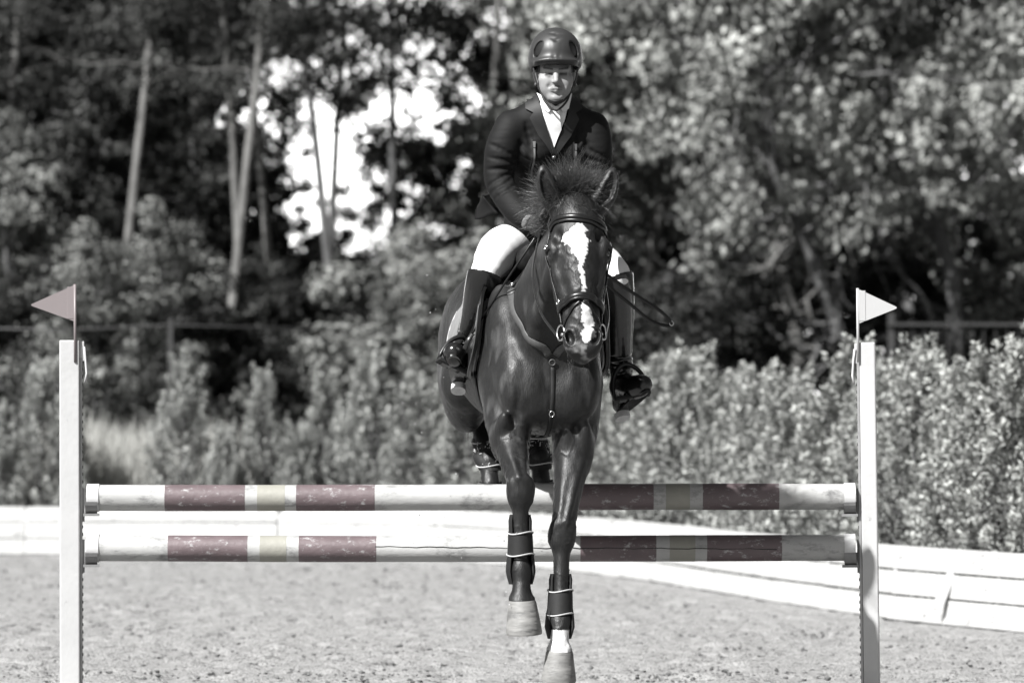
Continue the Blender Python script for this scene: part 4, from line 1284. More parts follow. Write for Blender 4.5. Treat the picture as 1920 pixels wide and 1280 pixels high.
dirs = np.stack([rng.normal(-.05, .09, n), rng.normal(.75, .10, n), rng.normal(-.15, .15, n)], 1)
hair('tail', roots, dirs, rng.uniform(.55, .86, n), .0016, M['hair'], horse, curl=.22, grav=4.5, k=12, seed=8)
n = 40     # whiskers
roots = np.array([hd(rng.uniform(.93, 1.0), rng.normal(0, .03), -.07 + rng.normal(0, .015)) for _ in range(n)])
dirs = np.stack([rng.normal(0, .5, n), rng.normal(-.3, .3, n), rng.normal(-.8, .2, n)], 1)
hair('whiskers', roots, dirs, rng.uniform(.02, .045, n), .0005, M['hair'], horse, curl=.3, seed=9)

# ------------------------------------------------------------------ tack
def ride(name, label, cat, group=None):
    e = link(name, None, loc=RIDE_LOC, rotz=RIDE_ROT); tag(e, label, cat, group); return e

bridle = ride('bridle', 'black leather bridle with padded noseband on the horse head', 'bridle')
HH = Field(); HH.P = [p for p in H.P if p[4][1] < -0.9]          # head only, for laying straps on it
strap('browband', [hd(.10, -.112, -.055), hd(.075, -.085, -.01), hd(.085, -.04, .02), hd(.095, 0, .03), hd(.100, .04, .02), hd(.105, .085, -.01), hd(.12, .118, -.055)], .024, .014, M['leather'], bridle, HH, .001)
strap('browband_padding', [hd(.125, -.108, -.05), hd(.100, -.082, -.01), hd(.108, -.04, .02), hd(.118, 0, .03), hd(.124, .04, .02), hd(.130, .085, -.01), hd(.145, .112, -.05)], .014, .010, M['leather'], bridle, HH, .000)
strap('headpiece', [hd(.10, -.114, -.06), hd(.02, -.105, -.09), hd(-.06, -.06, -.11), hd(-.085, 0, -.115), hd(-.06, .06, -.11), hd(.02, .105, -.09), hd(.10, .118, -.06)], .03, .007, M['leather'], bridle, HH, .002)
for s in (-1, 1):
    ck = strap('cheekpiece', [hd(.10, s * .116, -.055), hd(.24, s * .136, -.062), hd(.36, s * .128, -.066), hd(.50, s * .104, -.064), hd(.64, s * .092, -.060), hd(.76, s * .086, -.056)], .017, .006, M['leather'], bridle, HH, .006)
    strap('noseband_hanger', [hd(.10, s * .112, -.075), hd(.26, s * .128, -.095), hd(.42, s * .112, -.095), hd(.62, s * .088, -.085)], .013, .005, M['leather'], bridle, HH, .004)
    strap('throat_lash', [hd(.10, s * .112, -.085), hd(.26, s * .112, -.15), hd(.36, s * .09, -.24), hd(.40, s * .0, -.29)], .013, .005, M['leather'], bridle, HH, .004)
    for t in (.225, .60):
        q = hd(t, s * (.139 if t < .5 else .097), -.058)
        b = MB(); b.ring(q, .013, .0026, HX * s + HN * .5, 14, 6, (1.1, .75), up=hax); b.tube([q - hax * .014, q + hax * .012], .0016, 5); b.build('buckle', M['steel'], bridle)
    c = hd(.815, s * .090, -.050)
    rg = MB(); rg.ring(c, .030, .0045, HX * s * .75 + HN * .66, 30, 8, (1.15, .72), up=hax)
    rg.build('bit_ring', M['steel'], bridle)
    m = MB(); m.tube([c + hax * .006, hd(.835, s * .055, -.055), hd(.84, 0, -.075)], .0075, 8); m.build('bit_mouthpiece', M['steel'], bridle)
nbp = [hd(.655, -.088, -.09), hd(.645, -.082, -.04), hd(.625, -.055, .01), hd(.612, 0, .03), hd(.625, .055, .01), hd(.645, .082, -.04), hd(.655, .088, -.09)]
strap('noseband', nbp, .030, .016, M['leather'], bridle, HH, .001)
strap('noseband_padding', [p + hax * .014 + HN * .002 for p in nbp], .014, .012, M['leather'], bridle, HH, .004)
strap('noseband', [hd(.655, -.088, -.09), hd(.66, -.07, -.17), hd(.665, 0, -.21), hd(.66, .07, -.17), hd(.655, .088, -.09)], .022, .008, M['leather'], bridle, HH, .001)
strap('flash_strap', [hd(.655, .006, .03), hd(.690, .036, .02), hd(.745, .064, -.01), hd(.80, .072, -.05)], .013, .006, M['leather'], bridle, HH, .002)
strap('flash_strap', [hd(.655, -.006, .03), hd(.690, -.036, .02), hd(.745, -.064, -.01), hd(.80, -.072, -.05)], .013, .006, M['leather'], bridle, HH, .002)
q = hd(.648, .004, .022); b = MB(); b.ring(q, .012, .0026, HN, 14, 6, (1, 1.3), up=hax); b.build('buckle', M['steel'], bridle)
HANDL, HANDR = np.array([-.045, -.685, 2.15]), np.array([.135, -.66, 2.11])
for s, hnd in ((-1, HANDL), (1, HANDR)):
    bit = hd(.83, s * .104, -.066)
    strap('rein', [bit, bit + (hnd - bit) * .3 + np.array([s * .05, .02, -.03]), bit + (hnd - bit) * .65 + np.array([s * .06, .0, -.03]), hnd], .016, .004, M['leather'], bridle, nrm=(s * 1.0, -.6, 0))
strap('rein_bight', [(.135, -.66, 2.09), (.20, -.64, 2.00), (.29, -.61, 1.935), (.42, -.55, 1.855), (.52, -.51, 1.795), (.565, -.49, 1.748), (.545, -.49, 1.735), (.47, -.515, 1.757), (.37, -.56, 1.83), (.27, -.60, 1.905), (.17, -.64, 2.0)], .017, .005, M['leather'], bridle, nrm=(.25, -1, .35))
b = MB(); b.ring((.567, -.492, 1.745), .010, .0022, (0.2, -1, .2), 12, 6); b.build('buckle', M['steel'], bridle)

# breastplate
bp = ride('breastplate', 'grey leather breastplate strap across the horse chest', 'breastplate')
HBd = Field(); HBd.P = [p for p in H.P if p[4][1] > -0.99]
strap('chest_strap', [(-.150, -.50, 1.88), (-.125, -.64, 1.76), (-.075, -.74, 1.66), (-.005, -.80, 1.575)], .036, .006, M['leathergrey'], bp, HBd, .002)
strap('chest_strap', [(.165, -.50, 1.88), (.135, -.64, 1.76), (.080, -.74, 1.66), (.010, -.80, 1.575)], .036, .006, M['leathergrey'], bp, HBd, .002)
for s in (-1, 1):
    strap('saddle_strap', [(s * .150, -.50, 1.88), (s * .15, -.45, 1.95), (s * .13, -.38, 2.02), (s * .11, -.28, 2.05)], .018, .005, M['leather'], bp, HBd, .003)
    P_, N_ = HBd.snap(np.array([[s * .150, -.51, 1.88]]), .007)
    b = MB(); b.tube([P_[0] - N_[0] * .003, P_[0] + N_[0] * .004], .022, 18); b.build('disc', M['leathergrey'], bp)
    P_, N_ = HBd.snap(np.array([[s * .152, -.46, 1.935]]), .008)
    b = MB(); b.ring(P_[0], .013, .0026, N_[0], 14, 6); b.build('buckle', M['steel'], bp)
P_, N_ = HBd.snap(np.array([[.002, -.80, 1.560]]), .010)
b = MB(); b.ring(P_[0], .013, .0030, N_[0] + np.array([0, 0, -.2]), 22, 8); b.build('ring', M['leathergrey'], bp)  # ring darkened in colour for the shade on the chest
strap('belly_strap', [(.002, -.79, 1.545), (.002, -.76, 1.44), (.0, -.70, 1.34), (0, -.58, 1.25), (0, -.40, 1.235), (0, -.24, 1.23)], .018, .004, M['neoprene'], bp, HBd, .003)  # dark neoprene colour carries the chest shade on this strap
P_, N_ = HBd.snap(np.array([[.0, -.71, 1.345]]), .012)
b = MB(); b.ring(P_[0], .012, .0022, N_[0], 16, 6, (1.1, .9)); b.build('buckle', M['steel'], bp)

# leg boots
def leg_boot(kn, fe, z0, band, z1, hind, label):
    e = ride('leg_boot', label, 'leg boot', 'boots on the horse legs')
    d = (fe - kn) / np.linalg.norm(fe - kn)
    def at(z): return kn + d * ((z - kn[2]) / d[2])
    def shell(name, zs, rs, a0, a1, mtl, th=.007, back=.016):
        n = 26; A = np.linspace(a0, a1, n); V = []
        for z, r in zip(zs, rs):
            c = at(z) + np.array([0, back, 0])
            V.append(np.stack([c[0] + np.sin(A) * r, c[1] - np.cos(A) * r * 1.12, np.full(n, z)], 1))
        for z, r in zip(zs, rs):
            c = at(z) + np.array([0, back, 0])
            V.append(np.stack([c[0] + np.sin(A) * (r - th), c[1] - np.cos(A) * (r - th) * 1.12, np.full(n, z)], 1))
        V = np.concatenate(V); m = len(zs); o = m * n; F = []
        for i in range(m - 1):
            for j in range(n - 1):
                a, b_, c_, d_ = i * n + j, i * n + j + 1, (i + 1) * n + j + 1, (i + 1) * n + j
                F += [[a, d_, c_, b_], [o + a, o + b_, o + c_, o + d_]]
        for i in range(m - 1):
            for j, fl in ((0, 0), (n - 1, 1)):
                a, d_ = i * n + j, (i + 1) * n + j
                F.append([a, o + a, o + d_, d_] if not fl else [a, d_, o + d_, o + a])
        for j in range(n - 1):
            F.append([j, j + 1, o + j + 1, o + j]); k = (m - 1) * n
            F.append([k + j, o + k + j, o + k + j + 1, k + j + 1])
        mb = MB(); mb.add(V, F); ob = mb.build(name, mtl, e); ob.data.set_sharp_from_angle(angle=rad(50)); return ob
    zm = (band[0] + band[1]) / 2
    zs = np.linspace(z0, z1, 12)
    rs = np.interp(zs, [z1, z1 + .05, z1 + .10, zm, band[0], z0 - .02, z0], [.052, .066, .062, .052, .050, .052, .046])
    if not hind:
        shell('tendon_shell', zs, rs, rad(52), rad(308), M['neoprene'])
    else:
        shell('tendon_shell', zs, rs, rad(0), rad(360), M['neoprene'])
    bz = np.linspace(band[0], band[1], 5)
    shell('front_band', bz, np.interp(bz, [band[1], band[0]], [.0575, .0535]), rad(-180), rad(180), M['neoprene'], th=.004)
    for z, r in ((band[0], .0555), (band[1], .0595)):
        A = np.linspace(0, 2 * math.pi, 33); c = at(z) + np.array([0, .016, 0])
        b = MB(); b.tube(np.stack([c[0] + np.sin(A) * r, c[1] - np.cos(A) * r * 1.12, z + .006 * np.sin(A * 2)], 1), .0034, 6, caps=False); b.build('piping', M['piping'], e)
    if hind:
        g_ = np.random.default_rng(int(abs(fe[0]) * 1e4)); b = MB()
        for q in range(46):
            a = g_.uniform(-1.3, 1.3); z = g_.uniform(band[1] + .004, band[0] - .004); c = at(z) + np.array([0, .016, 0]); r = .058
            p = np.array([c[0] + math.sin(a) * r, c[1] - math.cos(a) * r * 1.12, z]); b.tube([p, p + np.array([g_.normal(0, .008), -.001, g_.normal(0, .012)])], .0022, 5)
        b.build('stud', M['piping'], e)
leg_boot(FL[2], FL[3], .905, (.825, .730), .602, False, 'black boot with pale piping on the foreleg above the pale hoof')
leg_boot(FR[2], FR[3], .645, (.572, .470), .365, False, 'black boot with pale piping on the white-socked foreleg')
leg_boot(HLg[1], HLg[2], 1.235, (1.215, 1.105), 1.085, True, 'studded boot on the hind leg seen left of the forelegs')
leg_boot(HRg[1], HRg[2], 1.245, (1.225, 1.115), 1.090, True, 'studded boot on the hind leg seen between the forelegs')

# saddle pad and saddle
M['pad'] = mat('grey quilted pad', g(0.15), rough=0.75, spec=0.25, var=0.15, vscale=18, bump=0.2, bscale=180, bdist=0.003)
M['saddle'] = mat('black saddle leather', g(0.008), rough=0.36, spec=0.4, var=0.3, vscale=20, bump=0.1, bscale=160, bdist=0.003, rvar=.1)
HT = Field(); HT.P = [p for p in H.P if p[4][1] > -0.75 and p[4][2] > 1.3]
pad = ride('saddle_pad', 'grey quilted saddle pad with pale piping under the saddle', 'saddle pad')
padpoly = [(-.26, 1.93), (-.33, 1.80), (-.33, 1.60), (-.16, 1.52), (.22, 1.50), (.42, 1.56), (.46, 1.80), (.44, 1.93)]
for s in (-1, 1):
    patch('pad_panel', HT, (s * .8, 0, 0), (0, 1, 0), (0, 0, 1), (-s, 0, 0), padpoly, .004, .010, M['pad'], pad, step=.02, puff=.008, puffscale=34)
    lowp = np.array([(s * .5, y, z) for y, z in padpoly])
    strap('piping', lowp[1:8], .014, .010, M['piping'], pad, HT, .012)
saddle = ride('saddle', 'black leather jumping saddle with stirrups under the rider', 'saddle')
flap = [(-.30, 1.93), (-.42, 1.84), (-.43, 1.70), (-.32, 1.56), (-.12, 1.50), (.02, 1.58), (.08, 1.80), (.10, 1.93)]
HT2 = Field(); HT2.P = HT.P
for s in (-1, 1):
    patch('flap', HT, (s * .8, 0, 0), (0, 1, 0), (0, 0, 1), (-s, 0, 0), flap, .026, .012, M['saddle'], saddle, step=.025, round_=4)
    strap('flap_edge', [(s * .4, y, z) for y, z in flap[1:6]], .008, .006, M['leathergrey'], saddle, HT, .037)
SE = Field()
SE.chain([(0, -.26, 2.06, .055), (0, -.12, 2.02, .075), (0, .06, 2.00, .105), (0, .20, 2.04, .115), (0, .27, 2.10, .09)], .05, n=3)
SE.chain([(-.12, .22, 2.10, .035), (0, .30, 2.15, .04), (.12, .22, 2.10, .035)], .04)
for s in (-1, 1):
    SE.chain([(s * .06, -.20, 2.02, .05), (s * .15, -.02, 1.94, .05), (s * .16, .20, 1.98, .05)], .05)
v_, q_ = SE.mesh(.012); link('seat', mesh_np('seat', relax(v_, q_, 2), [q_], M['saddle']), saddle)
gy_ = -.20
strap('girth', [(-.30, gy_ + .06, 1.62), (-.27, gy_ + .03, 1.42), (-.16, gy_, 1.28), (0, gy_, 1.235), (.16, gy_, 1.28), (.27, gy_ + .03, 1.42), (.30, gy_ + .06, 1.62)], .085, .012, M['leather'], saddle, HT, .003)
# stirrups
def stirrup(c, ux, up, label=None):
    """c: middle of the tread; ux: tread direction, up: towards the arch's eye"""
    ux = np.asarray(ux, float); ux /= np.linalg.norm(ux); up = np.asarray(up, float); up -= ux * (up @ ux); up /= np.linalg.norm(up); fw = np.cross(ux, up)
    A = np.linspace(0, math.pi, 22)
    P = np.stack([c + ux * (math.cos(a) * (.080 - .010 * math.sin(a) ** 3)) + up * (math.sin(a) ** .8 * .150 + .002) for a in A])
    b = MB(); b.tube(P, .0085 + .003 * np.sin(A), 8); st = b.build('stirrup', M['leather'], saddle)
    R = np.stack([ux, fw, up], 1)
    b = MB(); b.box(c + up * .0, (.168, .062, .018), R, bev=.005); b.build('tread', M['neoprene'], st, smooth=False)
    b = MB()
    for q in np.linspace(-.05, .05, 5): b.box(c + ux * q - fw * .0 + up * .010, (.008, .050, .006), R)
    b.build('grip', M['leathergrey'], st, smooth=False)
    b = MB()
    for q in (-.045, 0, .045): b.box(c + ux * q - up * .010, (.030, .045, .006), R)
    b.build('grip', M['leathergrey'], st, smooth=False)
    return c + up * .152
STL, STR = np.array([-.362, -.15, 1.552]), np.array([.445, -.14, 1.422])
e1 = stirrup(STL, (1, .10, -.48), (.45, .30, 1))
e2 = stirrup(STR, (1, .0, .20), (-.25, .25, 1))
strap('stirrup_leather', [e1, e1 + np.array([.03, .03, .10]), (-.29, -.06, 1.80), (-.25, -.06, 1.95)], .026, .006, M['leather'], saddle, nrm=(-1, -.5, .1))
strap('stirrup_leather', [e2, e2 + np.array([-.03, .03, .10]), (.33, -.06, 1.80), (.25, -.06, 1.95)], .026, .006, M['leather'], saddle, nrm=(1, -.5, .1))

# ------------------------------------------------------------------ the rider
M['skin'] = mat('skin', g(0.4), rough=0.50, spec=0.4, attr='coat', var=0.06, vscale=30, bump=0.08, bscale=150, bdist=0.003)
M['jacket'] = mat('black riding jacket cloth', g(0.005), rough=0.7, spec=0.18, var=0.2, vscale=20, bump=0.25, bscale=320, bdist=0.002)
M['jackettrim'] = mat('satin black lapel', g(0.011), rough=0.6, spec=0.3, var=0.2, vscale=30)
M['breeches'] = mat('white breeches cloth', g(0.66), rough=0.75, spec=0.2, var=0.03, vscale=14, bump=0.15, bscale=240, bdist=0.002)
M['shirt'] = mat('white shirt cotton', g(0.72), rough=0.8, spec=0.2, var=0.04, vscale=20)
M['bootleather'] = mat('polished black boot leather', g(0.007), rough=0.20, spec=0.6, var=0.25, vscale=12, bump=0.06, bscale=90, bdist=0.004, rvar=.08)
M['sole'] = mat('pale boot heel', g(0.42), rough=0.8, var=0.25, vscale=30, dark=0.15, dscale=30, dlo=.6, dhi=.7)
M['ribbed'] = mat('grey ribbed rubber', g(0.17), rough=0.6, var=0.2, vscale=30)
M['helmet'] = mat('grey matt helmet shell', g(0.026), rough=0.45, spec=0.4, var=0.06, vscale=12)
M['ventmesh'] = mat('dark vent mesh', g(0.008), rough=0.35, spec=0.6, var=0.5, vscale=160)
M['strapblack'] = mat('black webbing', g(0.012), rough=0.7)
M['glove'] = mat('dark grey knit glove', g(0.022), rough=0.85, spec=0.2, var=0.5, vscale=90, bump=0.6, bscale=220, bdist=0.003)
M['cuff'] = mat('pale glove cuff', g(0.13), rough=0.8, var=0.15, vscale=60)

person = ride('person', 'rider in black jacket, white breeches, tall boots and grey helmet', 'person')
HC = np.array([.046, -.505, 2.853]); RHd = rotm(3, 0, -6)
def fc(x, y, z, sc=1.0): return HC + RHd @ (np.array([x, y, z]) * sc)
def fe_(F, c, r, k=.01, op='add', R=None, sc=1.0): F.ell(fc(*c, sc), np.array(r) * sc, k, op, RHd if R is None else RHd @ R)
def fch(F, pts, k=.01, op='add', n=0, **kw): F.chain([(*fc(*p[:3]), p[3]) for p in pts], k, op, n=n, **kw)
B = Field()
fe_(B, (0, .012, .035), (.079, .096, .098), .01)
fe_(B, (0, -.028, -.036), (.068, .064, .086), .03)
for s in (-1, 1):
    B.cone(fc(s * .050, .0, -.060), fc(s * .020, -.062, -.112), .026, .018, .03)
    fe_(B, (s * .050, -.056, -.032), (.026, .024, .020), .02)
    fe_(B, (s * .036, -.056, -.062), (.028, .026, .032), .025)
fe_(B, (0, -.072, -.112), (.024, .020, .019), .02)
fch(B, [(-.050, -.072, .012, .011), (-.022, -.086, .008, .012), (0, -.089, .006, .010), (.022, -.086, .008, .012), (.050, -.072, .012, .011)], .012)
for s in (-1, 1):
    fe_(B, (s * .032, -.094, -.010), (.019, .013, .010), .010, 'sub')
    fe_(B, (s * .032, -.0735, -.011), (.0145, .0125, .0125), .003)
    fch(B, [(s * .014, -.083, -.010, .004), (s * .030, -.088, -.004, .0045), (s * .048, -.078, -.010, .004)], .004)
    fch(B, [(s * .016, -.083, -.016, .003), (s * .032, -.085, -.020, .0035), (s * .046, -.077, -.015, .003)], .005)
fch(B, [(0, -.088, .004, .008), (0, -.100, -.022, .0095), (0, -.112, -.041, .0115)], .012)
for s in (-1, 1):
    fe_(B, (s * .0135, -.100, -.045), (.009, .012, .008), .007)
    fe_(B, (s * .0075, -.1085, -.0525), (.0042, .005, .004), .003, 'sub')
    fch(B, [(s * .020, -.098, -.048, .003), (s * .032, -.086, -.066, .0035)], .014, 'sub')
fch(B, [(-.025, -.083, -.077, .0045), (-.009, -.094, -.072, .0068), (0, -.0945, -.0735, .006), (.009, -.094, -.072, .0068), (.025, -.083, -.077, .0045)], .006)
fch(B, [(-.020, -.084, -.083, .005), (0, -.093, -.087, .0085), (.020, -.084, -.083, .005)], .006)
fch(B, [(-.026, -.092, -.0785, .0018), (0, -.1035, -.0795, .0022), (.026, -.092, -.0785, .0018)], .003, 'sub')
fch(B, [(-.014, -.094, -.099, .005), (.014, -.094, -.099, .005)], .014, 'sub')
for s in (-1, 1):
    fe_(B, (s * .080, .008, -.014), (.010, .020, .032), .008)
NECK = (np.array([.046, -.47, 2.76]), np.array([.047, -.40, 2.64]))
B.cone(NECK[0], NECK[1], .060, .068, .03)
# the rest of the body, under the clothes
SP = [np.array([.040, .06, 2.10]), np.array([.042, -.10, 2.28]), np.array([.046, -.28, 2.47]), np.array([.047, -.39, 2.62])]
SQ = np.array([0, .755, .655])
ARML = [np.array([-.140, -.41, 2.605]), np.array([-.180, -.42, 2.50]), np.array([-.190, -.42, 2.365]), np.array([-.135, -.545, 2.245]), np.array([-.088, -.635, 2.185])]
ARMR = [np.array([.226, -.41, 2.605]), np.array([.238, -.42, 2.50]), np.array([.240, -.42, 2.365]), np.array([.205, -.545, 2.225]), np.array([.165, -.625, 2.145])]
LEGL = [np.array([-.050, .06, 2.095]), np.array([-.155, -.14, 2.070]), np.array([-.235, -.290, 1.975]), np.array([-.252, -.165, 1.825]), np.array([-.295, -.050, 1.655])]
LEGR = [np.array([.130, .06, 2.090]), np.array([.250, -.14, 2.055]), np.array([.345, -.290, 1.965]), np.array([.378, -.150, 1.76]), np.array([.412, -.035, 1.555])]
B.chain([(*SP[0], .13), (*SP[1], .125), (*SP[2], .15), (*SP[3], .12)], .04, squash=.66, axis=SQ, n=2)
for A in (ARML, ARMR):
    B.chain([(*A[0], .055), (*A[1], .048), (*A[2], .040), (*A[3], .036), (*A[4], .028)], .03)
for A in (LEGL, LEGR):
    B.chain([(*A[0], .085), (*A[1], .078), (*A[2], .055), (*A[3], .050), (*A[4], .034)], .03)
v_, q_ = B.mesh(.0046); v_ = relax(v_, q_, 1, .4)
d_ = (v_ - HC) @ RHd
sk = np.full(len(v_), .22)
def blob(c, r): return np.exp(-((((d_ - np.array(c)) / np.array(r)) ** 2).sum(1)))
sk = sk * (1 - .35 * np.maximum(blob((0, -.09, -.063), (.030, .03, .008)), .6 * blob((0, -.08, -.112), (.05, .04, .022))))    # stubble
sk = sk * (1 - .35 * blob((0, -.09, -.079), (.028, .03, .009))) * (1 - .5 * np.exp(-(((d_[:, 2] + .079) / .0022) ** 2)) * (np.abs(d_[:, 0]) < .025) * (d_[:, 1] < -.06))
for s in (-1, 1):
    brow = np.exp(-(((d_[:, 2] - (.009 + .004 * (np.abs(d_[:, 0]) / .03))) / .0048) ** 2)) * (np.abs(d_[:, 0] - s * .034) < .022) * (d_[:, 1] < -.06)
    sk = sk * (1 - .88 * brow)
    sk = sk * (1 - .95 * np.exp(-(((d_[:, 2] + .0105) / .0068) ** 2)) * (np.abs(d_[:, 0] - s * .032) < .0165) * (d_[:, 1] < -.06))  # dark eye slit, with socket shade painted into the skin colour
    sk = sk * (1 - .35 * blob((s * .032, -.08, -.020), (.014, .03, .005)))  # painted shade under the eye
sk = np.where((d_[:, 2] > .03) | ((np.abs(d_[:, 0]) > .068) & (d_[:, 2] > -.004)), .03, sk)       # hair under the helmet
link('body', mesh_np('body', v_, [q_], M['skin'], colors=sk), person)

# helmet
hel = link('helmet', None, person)
He = Field()
fe_(He, (0, .010, .076), (.117, .136, .120), .01)
fe_(He, (0, .035, .042), (.113, .115, .080), .03)
fe_(He, (0, -.090, .042), (.096, .052, .014), .030, R=rotm(-14, 0, 0))
He.half(fc(0, -.10, .030), RHd @ np.array([0, -.16, -1.0]), .008)
fe_(He, (0, .012, .030), (.102, .116, .105), .006, 'sub')
VC = []
for s in (-1, 1):
    fe_(He, (s * .084, -.082, .098), (.024, .052, .040), .006, 'sub', R=rotm(0, s * -24, s * 42))
    fch(He, [(s * .030, -.118, .140, .006), (s * .024, -.138, .098, .007), (s * .012, -.140, .070, .006)], .012, 'sub')
fch(He, [(-.034, -.070, .176, .008), (0, -.080, .172, .012), (.034, -.070, .176, .008)], .005, 'sub')
fch(He, [(-.030, -.100, .155, .007), (0, -.112, .143, .012), (.030, -.100, .155, .007)], .005, 'sub')
v_, q_ = He.mesh(.0040); link('shell', mesh_np('shell', relax(v_, q_, 1, .4), [q_], M['helmet']), hel)
Vi = Field(); fe_(Vi, (0, .010, .076), (.1085, .1275, .1115), .01); Vi.half(fc(0, 0, .065), RHd @ np.array([0, 0, -1.0]), .004)
v_, q_ = Vi.mesh(.007); link('vent_liner', mesh_np('vent_liner', v_, [q_], M['ventmesh']), hel)
for s in (-1, 1):
    strap('chin_strap', [fc(s * .104, -.012, .040), fc(s * .093, -.028, -.010), fc(s * .083, -.030, -.050), fc(s * .060, -.042, -.098), fc(s * .032, -.062, -.130), fc(0, -.074, -.138)], .016, .004, M['strapblack'], hel, nrm=np.array([RHd @ np.array(v) for v in [(s, -.3, 0), (s, -.3, 0), (s, -.4, 0), (s, -.5, -.4), (s * .4, -.6, -.8), (0, -.7, -.8)]]))
    strap('chin_strap', [fc(s * .106, .045, .038), fc(s * .094, .020, -.030), fc(s * .082, -.016, -.060)], .014, .004, M['strapblack'], hel, nrm=RHd @ np.array([s, 0, 0]))
    b = MB(); b.tube([fc(s * .086, -.022, -.056), fc(s * .091, -.024, -.056)], .008, 10); b.build('buckle', M['leathergrey'], hel)
strap('chin_pad', [fc(-.030, -.070, -.126), fc(0, -.086, -.133), fc(.030, -.070, -.126)], .020, .008, M['strapblack'], hel, nrm=RHd @ np.array([0, -.75, -.65]))
strap('chin_strap', [fc(-.066, -.036, -.086), fc(-.045, -.058, -.135), fc(0, -.070, -.170), fc(.045, -.058, -.135), fc(.066, -.036, -.086)], .010, .004, M['strapblack'], hel, nrm=RHd @ np.array([0, -.9, -.4]))

# jacket
J = Field()
J.chain([(*SP[0], .155), (*SP[1], .162), (*SP[2], .190), (*SP[3], .150)], .05, squash=.74, axis=SQ, n=3)
J.cone((.047, -.415, 2.705), ARML[0] + np.array([.01, 0, .01]), .058, .062, .05)
J.cone((.047, -.415, 2.705), ARMR[0] + np.array([-.01, 0, .01]), .058, .062, .05)
J.ell((-.035, -.425, 2.55), (.085, .05, .11), .06, R=rotm(-35, 0, 0)); J.ell((.13, -.425, 2.55), (.085, .05, .11), .06, R=rotm(-35, 0, 0))
for A in (ARML, ARMR):
    J.chain([(*A[0], .074), (*A[1], .069), (*A[2], .060), (*A[3], .055), (*(A[3] + (A[4] - A[3]) * .75), .047)], .035, n=4)
for A, s in ((ARML, -1), (ARMR, 1)):      # creases at upper arm, elbow and forearm
    for q in range(3):
        c = A[0] + (A[2] - A[0]) * (.42 + .15 * q)
        J.crease([c + np.array([-.07, -.03, .03 - .02 * q]), c + np.array([-.02, -.075, -.005 * q]), c + np.array([.05, -.05, -.03 + .012 * q])], .0045, .014, 3)
    for q in range(3):
        c = A[2] + (A[3] - A[2]) * (.0 + .22 * q)
        J.crease([c + np.array([-.055, -.02, -.02]), c + np.array([-.01, -.06, .01]), c + np.array([.04, -.02, .05])], .0045, .012, 3)
    c = A[0]
    J.crease([c + np.array([-s * .06, -.07, .02]), c + np.array([-s * .075, -.09, -.07]), c + np.array([-s * .06, -.08, -.16])], .006, .02, 3)
    J.crease([c + np.array([-s * .03, -.07, -.06]), c + np.array([-s * .06, -.09, -.10]), c + np.array([-s * .10, -.09, -.13])], .005, .016, 3)
jk = link('jacket', None, person)
v_, q_ = J.mesh(.0056)
v_ = relax(v_, q_, 1, .4); n_ = vnormals(v_, q_)
w_ = .0022 * noise3(v_ * np.array([1.0, 1.0, 1.2]), 11, 43) + .0007 * noise3(v_ * np.array([.6, 1, 2.2]), 36, 44)
v_ = v_ + n_ * w_[:, None]
link('jacket_cloth', mesh_np('jacket_cloth', v_, [q_], M['jacket']), jk)
front = dict(origin=(0, -1.2, 0), U=(1, 0, 0), W=(0, 0, 1), direction=(0, 1, 0))
J0 = Field(); J0.P = [p for p in J.P if p[3] == 'add']
JB = Field(); JB.P = J0.P + [p for p in B.P if p[1][0] is NECK[0]]
def pan(name, poly, off, th, m, par, fld=None, **kw): return patch(name, J0 if fld is None or fld is J else fld, front['origin'], front['U'], front['W'], front['direction'], poly, off, th, m, par, **kw)
VA = (.040, 2.520)          # where the lapels meet
pan('shirt_front', [(-.028, 2.745), (.045, 2.70), (.112, 2.745), (.085, 2.64), VA, (-.005, 2.64)], .0015, .004, M['shirt'], person, JB, step=.012)
pan('lapel', [(-.030, 2.765), (-.075, 2.745), (-.082, 2.690), (-.050, 2.672), (-.066, 2.650), (-.030, 2.575), (.030, 2.490), (.046, 2.505), (.018, 2.575), (-.012, 2.665)], .005, .006, M['jackettrim'], jk, JB, step=.012)
pan('lapel', [(.112, 2.765), (.158, 2.745), (.165, 2.690), (.135, 2.672), (.150, 2.645), (.115, 2.570), (.050, 2.480), (.034, 2.505), (.068, 2.575), (.100, 2.665)], .006, .006, M['jackettrim'], jk, JB, step=.012)
pan('placket', [(.030, 2.505), (.048, 2.505), (.058, 2.30), (.030, 2.30)], .003, .005, M['jacket'], jk, J, step=.02)
b = MB(); P_, ok_ = J.cast(np.array([[.042, -1.2, 2.475]]), (0, 1, 0), .012); b.tube([P_[0] + np.array([0, .006, 0]), P_[0] - np.array([0, .003, 0])], .009, 14); b.build('button', M['leathergrey'], jk)
b = MB(); b.tube([P_[0] + np.array([-.002, -.003, .002]), P_[0] - np.array([.002, .005, -.002])], .004, 8); b.build('button', M['steel'], jk)
for x0, zt, zb, lean_ in ((-.047, 2.545, 2.395, .002), (.137, 2.535, 2.400, -.002)):
    pan('zip', [(x0 - .004, zt - .03), (x0 + .004, zt - .03), (x0 + .004 + lean_, zb), (x0 - .004 + lean_, zb)], .002, .004, M['cuff'], jk, J, step=.03)
    pan('zip_surround', [(x0 - .011, zt + .008), (x0 - .006, zt + .008), (x0 - .006, zb - .01), (x0 - .011, zb - .01)], .002, .005, M['jackettrim'], jk, J, step=.03)
    pan('zip_puller', [(x0 - .006, zt), (x0 + .006, zt), (x0 + .004, zt - .028), (x0 - .004, zt - .028)], .004, .005, M['steel'], jk, J, step=.02)
pan('tie', [(.028, 2.700), (.064, 2.700), (.060, 2.668), (.070, 2.600), VA, (.018, 2.600), (.032, 2.668)], .0085, .008, M['shirt'], person, JB, step=.012)
